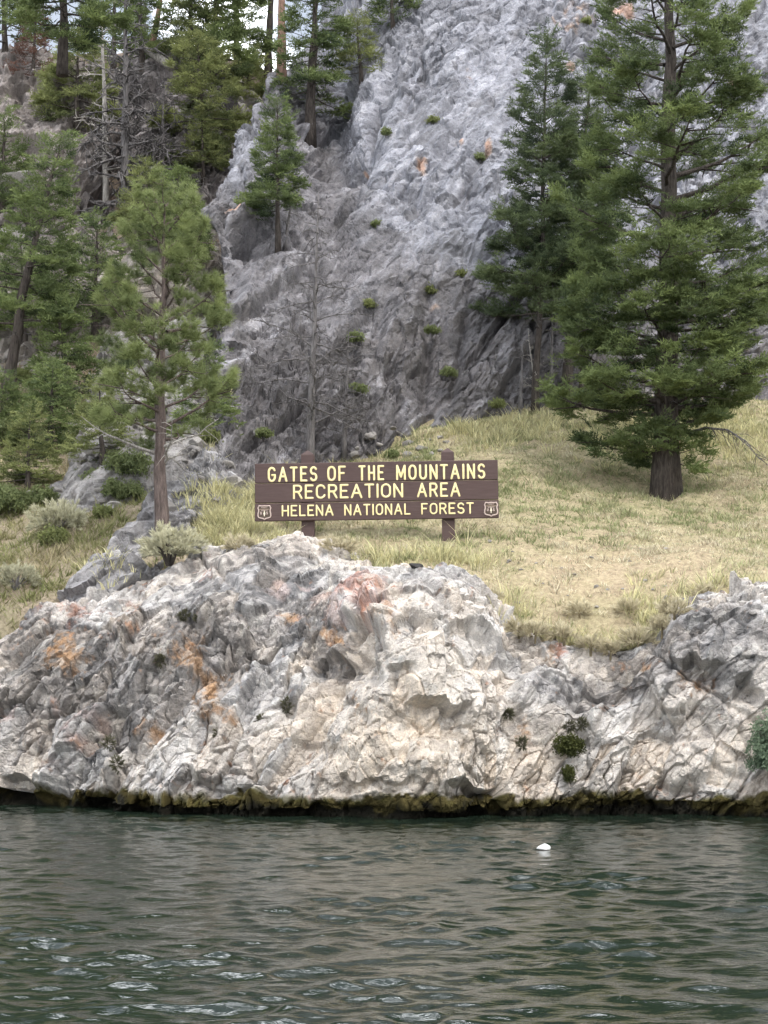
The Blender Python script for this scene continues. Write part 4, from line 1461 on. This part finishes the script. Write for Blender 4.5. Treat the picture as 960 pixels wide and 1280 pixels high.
plant('fir_tree', 'dark fir tree at the top left corner skyline', (78, 70), (82, -130), 66, 'fir', M_FIR, M_BARK_FIR, 937, .12, nb=44, dens=30, spray=.42, start=.12, low=.9, power=.6, tint0=.36)
plant('fir_tree', 'fir tree cut off by the left edge below the rusty tree', (2, 270), (6, 140), 44, 'fir', M_FIR, M_BARK_FIR, 938, .09, nb=34, dens=34, spray=.34, start=.1, low=.9, tint0=.38)
plant('fir_tree', 'small fir tree growing from the top of the main cliff', (452, 98), (446, 22), 24, 'fir', M_FIR_YEL, M_BARK_FIR, 939, .05, nb=28, dens=36, spray=.3, start=.1, low=.9, tint0=.3)
plant('fir_tree', 'grey green fir tree at the top edge above the small cliff fir', (492, 40), (486, -70), 26, 'fir', M_FIR, M_BARK_FIR, 940, .06, nb=30, dens=32, spray=.34, start=.1, low=.9, tint0=.3)
plant('fir_tree', 'dark fir tree behind the two dead trees on the skyline', (178, 96), (172, -70), 42, 'fir', M_FIR, M_BARK_FIR, 941, .09, nb=34, dens=24, spray=.42, start=.15, low=.9, tint0=.36)
plant('fir_tree', 'dark fir tree at the far upper left corner', (8, 80), (4, -120), 56, 'fir', M_FIR, M_BARK_FIR, 942, .1, nb=36, dens=28, spray=.42, start=.12, low=.9, tint0=.36)
plant('fir_tree', 'slender fir tree on the skyline between the dead trees and the red leaning trunk', (142, 88), (146, -90), 40, 'fir', M_FIR, M_BARK_FIR, 945, .09, nb=38, dens=34, spray=.42, start=.12, low=.9, power=.6, tint0=.36)
plant('fir_tree', 'fir tree filling the skyline beside the grey leaning trunk', (268, 105), (270, -100), 44, 'fir', M_FIR, M_BARK_FIR, 946, .1, nb=40, dens=38, spray=.4, start=.1, low=.9, power=.6, tint0=.34)
plant('fir_tree', 'young green fir tree on the scree close to the pine', (128, 575), (124, 478), 34, 'fir', M_FIR_YEL, M_BARK_FIR, 947, .05, nb=30, dens=44, spray=.24, start=.08, low=.9, tint0=.34)
plant('fir_tree', 'young fir tree half hidden by the lower boughs of the pine', (262, 545), (258, 430), 34, 'fir', M_FIR, M_BARK_FIR, 948, .05, nb=30, dens=44, spray=.25, start=.08, low=.9, tint0=.38)
plant('fir_tree', 'green fir tree between the leaning fir and the olive slope', (30, 430), (26, 300), 50, 'fir', M_FIR, M_BARK_FIR, 949, .08, nb=36, dens=40, spray=.32, start=.08, low=.9, tint0=.4)
plant('fir_tree', 'grey green fir tree on the slope behind the pine top', (225, 330), (222, 210), 44, 'fir', M_FIR, M_BARK_FIR, 950, .08, nb=36, dens=40, spray=.33, start=.08, low=.9, tint0=.4)
plant('fir_tree', 'bushy green fir tree on the left bank below the leaning trunk', (62, 560), (66, 455), 40, 'fir', M_FIR, M_BARK_FIR, 951, .06, nb=34, dens=58, spray=.27, start=.06, low=.95, tint0=.36)
plant('fir_tree', 'small fir tree at the left edge between leaning trunk and young fir', (4, 560), (2, 470), 36, 'fir', M_FIR, M_BARK_FIR, 952, .06, nb=32, dens=58, spray=.27, start=.06, low=.95, tint0=.3)
plant('fir_tree', 'pale green fir tree below the two grey dead trees', (190, 300), (180, 205), 40, 'fir', M_FIR_YEL, M_BARK_FIR, 943, .08, nb=34, dens=34, spray=.33, start=.08, low=.9, tint0=.36)
plant('fir_tree', 'fir tree half hidden behind the left side of the bright pine', (118, 420), (122, 270), 50, 'fir', M_FIR, M_BARK_FIR, 944, .08, nb=36, dens=36, spray=.32, start=.08, low=.9, tint0=.38)


# --- dead trees: bare trunk and bare branches, each branch a part of its own
def dead_tree(label, bpx, tpx, hw, rt, seed, nb, mat, start=.1, bend=(0, 0, 0), twig=10, base=None, up=18, power=.6, thick=1.0):
    rng = np.random.default_rng(seed)
    b_ = hit(*bpx) if base is None else base
    t_ = top_of(b_, *tpx)
    R = px2m(hw, b_[1])
    root = empty('dead_tree', b_, label, 'dead tree', 'bare dead trees')
    path = trunk_path(np.zeros(3), t_ - b_, np.asarray(bend, float), 14, rng)
    path[0, 2] -= .4
    t = np.linspace(0, 1, 14)
    Vt, Ft = tube(path, rt * ((1 - t) * .93 + .07), 10)
    Vt += fbm(Vt * 5, 3, seed)[:, None] * .1 * rt
    link('trunk', mesh_from('trunk', Vt, Ft, mat, True), root)
    az = 0
    for k in range(nb):
        f = start + (.97 - start) * (k + rng.random()) / nb
        az += 2.4 + rng.normal() * .5
        L = R * (1 - f) ** power * (.55 + .6 * rng.random())
        o_ = np.array([np.interp(f, t, path[:, q]) for q in range(3)])
        h = np.array([math.cos(az), math.sin(az), 0])
        e0 = math.radians(up + rng.normal() * 18)
        s = np.linspace(0, 1, 6)
        bp_ = o_ + h * (L * s * math.cos(e0))[:, None] + np.array([0, 0, 1]) * (L * (math.sin(e0) * s - .25 * s ** 2))[:, None] + np.cumsum(rng.normal(size=(6, 3)) * .03 * L, 0)
        r0 = max(.014, rt * .26 * (1 - .6 * f)) * thick
        parts = [tube(bp_, r0 * (1 - .8 * s), 4, False)]
        for q in range(int(twig * (.4 + L / R))):
            u = .2 + .8 * rng.random()
            p_ = np.array([np.interp(u, s, bp_[:, a]) for a in range(3)])
            d_ = (h * .5 + rng.normal(size=3) * .6) * L * .38 * rng.random()
            parts.append(tube([p_, p_ + d_ * .5 + rng.normal(size=3) * .02 * L, p_ + d_], [r0 * .55, r0 * .42, r0 * .25], 3, False))
        Vb, Fb = join(parts)
        link('branch', mesh_from('branch', Vb, Fb, mat, True), root)
    return root


dead_tree('leafless grey dead tree standing behind the left post of the sign', (388, 578), (398, 240), 100, .095, 961, 52, M_DEAD, .10, twig=13, thick=.95)
dead_tree('thin pale dead tree trunk at the upper left, left of the twiggy one', (132, 275), (127, -60), 52, .10, 962, 40, M_DEAD_PALE, .15, twig=9, thick=1.5)
dead_tree('twiggy dark grey dead tree right of the thin pale trunk', (155, 285), (160, -60), 78, .15, 963, 80, M_DEAD, .08, twig=20, thick=1.4)
dead_tree('small twiggy dead tree between the twiggy dead tree and the olive fir', (200, 250), (206, 90), 60, .10, 964, 50, M_DEAD, .08, twig=18, thick=1.5)
dead_tree('short bare dead tree leaning at the cliff foot under the slim fir', (672, 510), (660, 410), 30, .04, 965, 14, M_DEAD_PALE, .2, twig=6)
dead_tree('thin leafless dead tree right of the small rib fir', (356, 305), (372, 200), 26, .04, 966, 20, M_DEAD, .15, twig=8)
dead_tree('bare dead shrub tree beside the leafless tree behind the sign', (430, 560), (436, 400), 56, .06, 967, 40, M_DEAD, .1, twig=16, thick=1.1)

for lab, b__, t__, hw_, rt__, sd__, nb_, _m, st_, tw_ in DEADSPEC:
    dead_tree(lab, b__, t__, hw_, rt__, sd__, nb_, M_DEAD, st_, twig=tw_)

# fallen grey log lying on the skyline rocks
a_, c_ = hit(172, 98), hit(216, 84)
a_ = P(170, 52, a_[1]); c_ = P(214, 84, a_[1] - .6)
Vt, Ft = tube(np.array([a_, a_ * .5 + c_ * .5 + [0, 0, .02], c_]) - a_, [.10, .13, .14], 10)
link('fallen_log', mesh_from('fallen_log', Vt, Ft, M_DEAD_PALE, True), label='pale fallen log lying on the rocks at the upper left', cat='log', loc=a_)


# ------------------------------------------------------------------ shrubs, moss and tufts
def shrub(name, label, cat, at_, rx, rz, kind, mat, seed, n=300, size=.12, stems=14, smat=None, tint0=.4, group=None, lift=.35, fill=.35):
    rng = np.random.default_rng(seed)
    at_ = np.asarray(at_, float)
    root = empty(name, at_, label, cat, group)
    th = rng.random(n) * 2 * math.pi
    cz = rng.random(n) * 1.25 - .25
    rr = (fill + (1 - fill) * rng.random(n) ** .4)
    rr *= 1 + .22 * np.sin(th * 3 + seed) + .15 * np.sin(th * 5 + cz * 6)
    hr = np.sqrt(np.clip(1 - np.clip(cz, -1, 1) ** 2, .05, 1))
    d = np.stack([np.cos(th) * hr, np.sin(th) * hr, cz], 1)
    pos = d * rr[:, None] * np.array([rx, rx, rz]) + np.array([0, 0, rz * lift])
    me = sprays_mesh('leaves', pos, d + np.array([0, 0, .5]) + rng.normal(size=(n, 3)) * .3, size * (.7 + .6 * rng.random(n)), tint0 + .25 * (rr - .7) + rng.normal(size=n) * .14 + .12 * cz, kind, mat, rng)
    link('leaves', me, root)
    parts = []
    for k in range(stems):
        a = rng.random() * 6.28
        u = np.array([math.cos(a) * rx * .7 * rng.random(), math.sin(a) * rx * .7 * rng.random(), rz * (.5 + .6 * rng.random())])
        parts.append(tube([np.array([0, 0, -.12]) + u * [.15, .15, 0], u * [.5, .5, .45], u], [.012 + .01 * rx, .01, .004], 4, False))
    Vb, Fb = join(parts)
    link('stems', mesh_from('stems', Vb, Fb, smat or M_DEAD, True), root, kind='stuff')
    return root


p_ = hit(213, 708)
shrub('sagebrush', 'rounded pale sagebrush at the foot of the pine on the bluff edge', 'shrub', p_ + [0, -.1, .12], .42, .30, 'sage', M_SAGE, 1001, 560, .14, 26, M_BARK_FIR, .85)
p_ = hit(72, 668)
shrub('sagebrush', 'grey green sagebrush on the grassy slope at the left', 'shrub', p_ + [0, 0, .05], .42, .34, 'sage', M_SAGE, 1002, 420, .15, 26, M_DEAD, .8)
p_ = hit(20, 735)
shrub('sagebrush', 'low straw coloured shrub at the lower left slope edge', 'shrub', p_, .4, .25, 'sage', M_SAGE, 1003, 260, .13, 20, M_DEAD, .55)
for k, (x, y, r_, lab) in enumerate([(2, 560, .7, 'dark green bush cut off by the left edge beside the young fir'), (12, 640, .42, 'small green bush on the left slope below the young fir'),
                                     (262, 190, .5, 'green bush left of the upper rock rib'), (205, 210, .6, 'dark green bush in the gully above the pine'),
                                     (280, 160, .45, 'olive bush along the upper edge of the rock rib'), (160, 595, .4, 'dusty green bush on the scree left of the pine'),
                                     (130, 530, .45, 'green bush among the scree rocks')]):
    p_ = hit(x, y)
    shrub('bush', lab, 'bush', p_, r_, r_ * .8, 'leaf', M_SHRUB, 1010 + k, int(280 * r_ / .4), .11, 12, M_DEAD, .35)
for k in range(17):
    rb = np.random.default_rng(1700 + k)
    x, y = (rb.uniform(5, 300), rb.uniform(470, 650)) if k < 14 else (rb.uniform(0, 150), rb.uniform(560, 720))
    r_ = .14 + .16 * rb.random()
    shrub('bush', 'low olive bush growing between rocks and grass of the left slope', 'bush', hit(x, y), r_, r_ * .8, 'leaf', M_FIR_YEL if k % 2 else M_SHRUB, 1710 + k, int(420 * r_), .10, 8, M_DEAD, .4, group='low bushes of the left slope')
p_ = hit(948, 985)
shrub('waterside_shrub', 'leafy green shrub hanging over the water at the right edge', 'shrub', P(968, 968, 25.2), .30, .56, 'leaf', M_WATERSHRUB, 1030, 520, .085, 24, M_BARK_FIR, .45, fill=.2)
M_STRAW = foliage_material('dry straw', (.26, .22, .14), (.62, .56, .40))
rr5 = np.random.default_rng(1900)
RIM = [(648, 790), (668, 796), (705, 799), (738, 812), (762, 818), (796, 806), (826, 790), (842, 770), (880, 748), (612, 752), (425, 690), (300, 690), (725, 770), (785, 765)]
for k, (x, y) in enumerate(RIM):
    r_ = .10 + .14 * rr5.random() ** 1.5
    shrub('grass_tuft', 'dry straw grass tuft at the meadow edge above the shore rock', 'grass tuft', hit(x, y) + [0, -.04, .02], r_, r_ * .6, 'sage', M_STRAW, 1910 + k, int(360 * r_), .15, 2, M_STRAW, .75, group='dry grass tufts along the rock rim', fill=.1, lift=.1)
# bushes rooted on the cliff
CB = [(541, 152, .16, 'upper middle of the pale cliff'), (482, 166, .12, 'left part of the pale cliff face'), (600, 198, .13, 'pale cliff just left of the slim fir'), (536, 366, .22, 'dark crack above the cliff foot, higher one'),
      (540, 415, .18, 'dark crack above the cliff foot, lower one'), (562, 468, .2, 'grey rock low at the cliff foot right of the crack'), (462, 384, .24, 'rock right of the leafless tree, upper one'), (444, 425, .24, 'rock right of the leafless tree, middle one'),
      (470, 282, .14, 'cliff step above the leafless tree'), (575, 345, .16, 'cliff below the pale face left of the slim fir'), (490, 572, .2, 'foot of the cliff above the sign centre'), (448, 490, .26, 'rock right of the leafless tree, lowest one'),
      (733, 28, .14, 'pale rock between slim fir and big fir tops'), (345, 212, .14, 'rock rib beside the small rib fir'), (330, 545, .2, 'rock rib foot left of the leafless tree'), (622, 508, .2, 'grass edge below the slim fir')]
for k, (x, y, r_, where) in enumerate(CB):
    p_ = hit(x, y)
    shrub('cliff_bush', 'small green bush on the ' + where, 'bush', p_, r_ * .75, r_ * .45, 'leaf', M_SHRUB if k % 3 else M_FIR_YEL, 1100 + k, int(40 + 300 * r_), .09, 8, M_DEAD, .5, group='bushes rooted on the grey cliff', fill=.05)


def cushion(name, label, cat, px_, py_, rx, ry, mat, seed, group, n=140, size=.05):
    rng = np.random.default_rng(seed)
    p_ = hit(px_, py_)
    R, Rz = px2m(rx, p_[1]), px2m(ry, p_[1])
    d = rng.normal(size=(n, 3))
    d /= np.linalg.norm(d, axis=1)[:, None]
    d[:, 1] = -np.abs(d[:, 1])
    lump = 1 + .2 * vnoise(d * 2.3 + seed, seed)
    pos = d * lump[:, None] * np.array([R, R * .45, Rz])
    body = 9
    pos = pos * (.35 + .75 * rng.random((n, 1)))
    me = sprays_mesh(name, pos, d + rng.normal(size=d.shape) * .4 + [0, 0, .3], size * (.6 + 1.0 * rng.random(n)), .4 + rng.normal(size=n) * .18 + .2 * d[:, 2], 'leaf' if mat is M_MOSS else 'sage', mat, rng)
    return link(name, me, None, label, cat, group, loc=p_ + np.array([0, -.03, 0]))


cushion('moss_cushion', 'large green moss cushion on the pale rock right of the nose', 'moss', 711, 931, 19, 12, M_MOSS, 1201, None, 260)
cushion('moss_cushion', 'small green moss cushion below the large one', 'moss', 711, 967, 8, 9, M_MOSS, 1202, None, 110)
TUFTS = [(712, 908, 8, 6), (727, 905, 6, 7), (749, 972, 4, 6), (652, 929, 5, 9), (635, 892, 5, 5), (250, 773, 9, 6), (302, 789, 10, 4), (327, 900, 6, 6), (358, 884, 6, 12), (275, 920, 7, 11), (148, 955, 9, 11), (137, 930, 9, 9), (230, 770, 6, 7), (200, 825, 6, 9)]
for k, (x, y, rx, ry) in enumerate(TUFTS):
    cushion('wiry_tuft', 'dark wiry plant tuft clinging to the shore rock', 'plant', x, y, rx * .8, ry * .8, M_TUFT, 1220 + k, 'dark tufts on the shore rock', 90, .055)


# ------------------------------------------------------------------ loose stones
def stone_mesh(seed, n=3):
    import bmesh
    bm = bmesh.new()
    bmesh.ops.create_icosphere(bm, subdivisions=3, radius=1)
    Vv = np.array([v.co[:] for v in bm.verts])
    Ff = np.array([[v.index for v in f.verts] for f in bm.faces], np.int32)
    bm.free()
    rng = np.random.default_rng(seed)
    for k in range(11):                                   # cut flat faces
        d = rng.normal(size=3)
        d /= np.linalg.norm(d)
        lim = .5 + .35 * rng.random()
        s = Vv @ d
        Vv = Vv - np.maximum(s - lim, 0)[:, None] * d
    Vv *= 1 + .06 * fbm(Vv * 3, 3, seed)[:, None]
    c = np.tile(np.array([.30, .285, .27]) * (.8 + .5 * rng.random()), (len(Vv), 1))
    return mesh_from('stone', Vv, Ff, M_STONE, False, c)


STONES = [stone_mesh(1300 + k) for k in range(8)]
srng = np.random.default_rng(1400)


def stone(px_, py_, r_, label, group=None, name='stone', sq=.65, mesh=None):
    p_ = hit(px_, py_)
    o = link(name, mesh or STONES[srng.integers(8)], None, label, 'rock', group, loc=p_ + np.array([0, 0, r_ * .15]))
    o.scale = (r_ * (.9 + .4 * srng.random()), r_ * (.8 + .3 * srng.random()), r_ * sq)
    o.rotation_euler = (srng.normal() * .2, srng.normal() * .2, srng.random() * 6.28)
    return o


dk = mesh_from('dark_stone', np.array([v.co[:] for v in STONES[0].vertices]), np.array([p.vertices[:] for p in STONES[0].polygons], np.int32), M_STONE, False, np.tile(np.array([.05, .048, .048]), (len(STONES[0].vertices), 1)))
stone(521, 709, .13, 'dark block of stone lying on top of the rock nose below the sign', mesh=dk, sq=.42)
stone(24, 240, .85, 'large grey boulder at the left edge beside the leaning fir top', name='boulder', sq=.6)
stone(8, 302, .6, 'pale boulder at the left edge below the large grey boulder', name='boulder', sq=.6)
stone(308, 130, .5, 'grey boulder on top of the rock rib below the small bushy pine', name='boulder', sq=.8)
stone(295, 138, .45, 'brown boulder left of the grey boulder on the rock rib', name='boulder', sq=.9)
stone(92, 540, .28, 'slanted grey rock slab in the scree at the left', name='boulder', sq=1.0)
for k in range(85):
    while True:
        x, y = srng.uniform(30, 300), srng.uniform(480, 640)
        if y - 480 > (190 - x) * .8 and (x - 40) + (640 - y) * .6 > 0:
            break
    stone(x, y, .07 + .16 * srng.random() ** 2, 'pale stone lying loose on the scree slope left of the sign', 'stones of the scree slope', sq=.75)
for k in range(18):
    x, y = srng.uniform(420, 560), srng.uniform(535, 580)
    stone(x, y, .06 + .10 * srng.random() ** 2, 'pale stone lying loose at the foot of the grey cliff', 'stones at the cliff foot', sq=.75)
for k in range(40):
    x, y = srng.uniform(590, 955), srng.uniform(672, 775)
    stone(x, y, .025 + .04 * srng.random() ** 2, 'small brown stone lying in the dry grass of the meadow', 'stones in the meadow', sq=.6)

# ------------------------------------------------------------------ grass
grng = np.random.default_rng(1500)


def grass(name, label, n, region, hrange, seed, cols, lean=.6, wid=.009, clump=.5, tuft=.75, on_rock=False):
    """blades scattered over the ground; region(x, y, px, py) -> keep probability"""
    rng = np.random.default_rng(seed)
    X, Y, K = [], [], 0
    while K < n:
        m = 120000
        y = rng.uniform(26.2, 46, m)
        x = rng.uniform(-.245, .245, m) * y
        z = ground_base(x, y)
        qx, qy = proj(np.stack([x, y, z], 1))
        pr = region(x, y, qx, qy)
        cl = sstep(-.35, .45, fbm(np.stack([x * 3.2, y * 3.2, 0 * x], 1), 2, seed + 3))
        keep = rng.random(m) < pr * ((1 - clump) + clump * cl)
        lipy = np.interp(x, LIPX, LIPY)
        keep &= y > lipy + (-.25 if on_rock else .1)
        ft = np.interp(x, FOOTX, FOOTY, left=99, right=43)
        keep &= y < ft + (-.15 if on_rock else .6)
        X.append(x[keep]); Y.append(y[keep]); K += keep.sum()
        if keep.sum() == 0:
            break
    x, y = np.concatenate(X), np.concatenate(Y)
    # most blades stand in tufts round a shared foot
    nt_ = int(n * tuft / 16)
    cid = rng.integers(0, nt_, int(n * tuft))
    tr_ = (.03 + .05 * rng.random(nt_))[cid]
    jx, jy = rng.normal(size=len(cid)) * tr_, rng.normal(size=len(cid)) * tr_
    th_t = np.arctan2(jy, jx)
    hs = (.6 + .9 * rng.random(nt_) ** 1.5)[cid]
    x = np.concatenate([x[:nt_][cid] + jx, x[nt_:nt_ + n - len(cid)]])
    y = np.concatenate([y[:nt_][cid] + jy, y[nt_:nt_ + n - len(cid)]])
    m2 = len(x) - len(cid)
    hs = np.concatenate([hs, np.full(m2, .6)])
    ctint = np.concatenate([(.82 + .36 * rng.random(nt_))[cid], .9 + .2 * rng.random(m2)])
    n = len(x)
    if on_rock:
        z = np.array([(lambda d_: d_[0][2] if d_ else -5)(drop(float(a_), float(b_))) for a_, b_ in zip(x, y)]) - .03
    else:
        z = ground_z(x, y) - .015
    q = np.stack([x, y, 0 * x], 1)
    h = (hrange[0] + (hrange[1] - hrange[0]) * rng.random(n) ** 1.3) * hs
    h *= 1 + .5 * fbm(q * 1.4, 2, seed + 8)
    th = np.concatenate([th_t + rng.normal(size=len(cid)) * .5, rng.random(m2) * 2 * math.pi])
    ld = np.stack([np.cos(th), np.sin(th), np.zeros(n)], 1) * (lean * h * (.4 + 1.1 * rng.random(n)))[:, None]
    wdir = np.stack([-np.sin(th + rng.normal(size=n) * .8), np.cos(th), np.zeros(n)], 1) * (wid * (.7 + .7 * rng.random(n)))[:, None]
    b_ = np.stack([x, y, z], 1)
    up = np.array([0, 0, 1])
    m_ = b_ + ld * .35 + up * (h * .55)[:, None]
    t_ = b_ + ld + up * (h * .95)[:, None]
    if on_rock:
        V = np.stack([b_ - wdir, b_ + wdir, m_ + wdir * .75, m_ - wdir * .75, t_], 1).reshape(-1, 3)
        i = np.arange(n) * 5
        FL = [np.stack([i, i + 1, i + 2, i + 3], 1), np.stack([i + 3, i + 2, i + 4], 1)]
    else:
        V = np.stack([b_ - wdir * 1.15, b_ + wdir * 1.15, t_], 1).reshape(-1, 3)
        i = np.arange(n) * 3
        FL = [np.stack([i, i + 1, i + 2], 1)]
    qx, qy = proj(b_)
    g = cols(x, y, qx, qy, rng, seed) * ctint[:, None]
    C = np.repeat(g, 5 if on_rock else 3, 0)
    return link(name, mesh_from(name, V, FL, M_GRASS, True, C), None, label, 'grass', None, 'stuff')


STRAW, GREEN, OLIVE, BROWN = np.array([.58, .53, .39]), np.array([.27, .30, .15]), np.array([.40, .395, .235]), np.array([.35, .29, .22])


def meadow_cols(x, y, qx, qy, rng, seed):
    n = len(x)
    q = np.stack([x, y, 0 * x], 1)
    gw = .6 + .95 * fbm(q * .6, 3, seed + 1) + .8 * fbm(q * 2.4, 2, seed + 2) + rng.normal(size=n) * .22
    gw += .35 * blob(qx, qy, 650, 660, 120, 50) + .3 * blob(qx, qy, 700, 580, 200, 60) - .55 * blob(qx, qy, 770, 720, 190, 50) + .25 * blob(qx, qy, 900, 640, 100, 40) + .2 * sstep(560, 530, qy)
    c = lay(np.tile(STRAW, (n, 1)), sstep(.2, .7, gw), OLIVE)
    c = lay(c, sstep(.65, 1.1, gw), GREEN)
    c = lay(c, (rng.random(n) < .12 + .25 * blob(qx, qy, 770, 720, 190, 45)) * .8, BROWN)
    return c * (.75 + .5 * rng.random(n))[:, None]


def reg_meadow(x, y, qx, qy):
    p_ = sstep(410, 450, qx + .2 * (qy - 680)) + .9 * blob(qx, qy, 300, 650, 60, 30)
    p_ = np.maximum(p_, sstep(300, 330, qx) * sstep(690, 670, qy))
    p_ *= 1 - .5 * blob(qx, qy, 770, 725, 190, 38) - .25 * blob(qx, qy, 650, 750, 80, 50)
    return np.clip(p_, 0, 1) * np.clip(.35 + (y - 26) / 14, .4, 1)


grass('meadow_grass', 'short dry yellow green grass covering the sloping meadow', 150000, reg_meadow, (.04, .12), 1501, meadow_cols, .8, .0085, clump=.7, tuft=.6)


def tall_cols(x, y, qx, qy, rng, seed):
    n = len(x)
    c = lay(np.tile(STRAW * np.array([1.0, 1.02, .8]), (n, 1)), (rng.random(n) < .4) * .8, OLIVE)
    return c * (.75 + .5 * rng.random(n))[:, None]


def reg_tall(x, y, qx, qy):
    p_ = 0 * x
    for cx, cy, rx, ry, k in [(285, 655, 34, 24, 1), (330, 615, 50, 26, .9), (255, 670, 16, 16, .8), (430, 560, 40, 16, .7), (640, 540, 110, 16, .7), (360, 590, 40, 20, .8), (850, 540, 120, 30, .5),
                              (480, 702, 40, 8, .5), (350, 775, 20, 6, .35), (150, 755, 24, 10, .4), (130, 730, 30, 10, .5), (330, 690, 26, 5, .3), (880, 745, 40, 8, .5), (330, 745, 40, 20, .15), (560, 700, 60, 10, .4), (760, 806, 60, 14, 1), (690, 794, 36, 12, .9), (825, 785, 16, 14, .9), (810, 760, 22, 26, .6), (940, 740, 50, 8, .5), (640, 770, 20, 20, .5)]:
        p_ = np.maximum(p_, k * blob(qx, qy, cx, cy, rx, ry))
    return p_


grass('tall_grass', 'taller straw coloured grass clumps along rock edges and slope foot', 26000, reg_tall, (.12, .30), 1502, tall_cols, .7, .008, tuft=.9, on_rock=True)


def slope_cols(x, y, qx, qy, rng, seed):
    n = len(x)
    q = np.stack([x, y, 0 * x], 1)
    gw = .5 + .8 * fbm(q * .9, 3, seed + 1) + rng.normal(size=n) * .25
    c = lay(np.tile(np.array([.38, .33, .21]), (n, 1)), sstep(.15, .55, gw), np.array([.27, .265, .13]))
    c = lay(c, sstep(.7, 1.1, gw), np.array([.19, .22, .085]))
    return c * (.7 + .55 * rng.random(n))[:, None]


def reg_slope(x, y, qx, qy):
    p_ = sstep(330, 200, qx) * (.5 + .5 * sstep(560, 640, qy))
    p_ *= 1 - .85 * blob(qx, qy, 170, 690, 60, 34, 35) - .6 * blob(qx, qy, 200, 540, 90, 50)
    return np.clip(p_, 0, 1)


grass('slope_grass', 'brownish green grass and weeds on the left slope', 40000, reg_slope, (.06, .2), 1503, slope_cols, .8, .010)
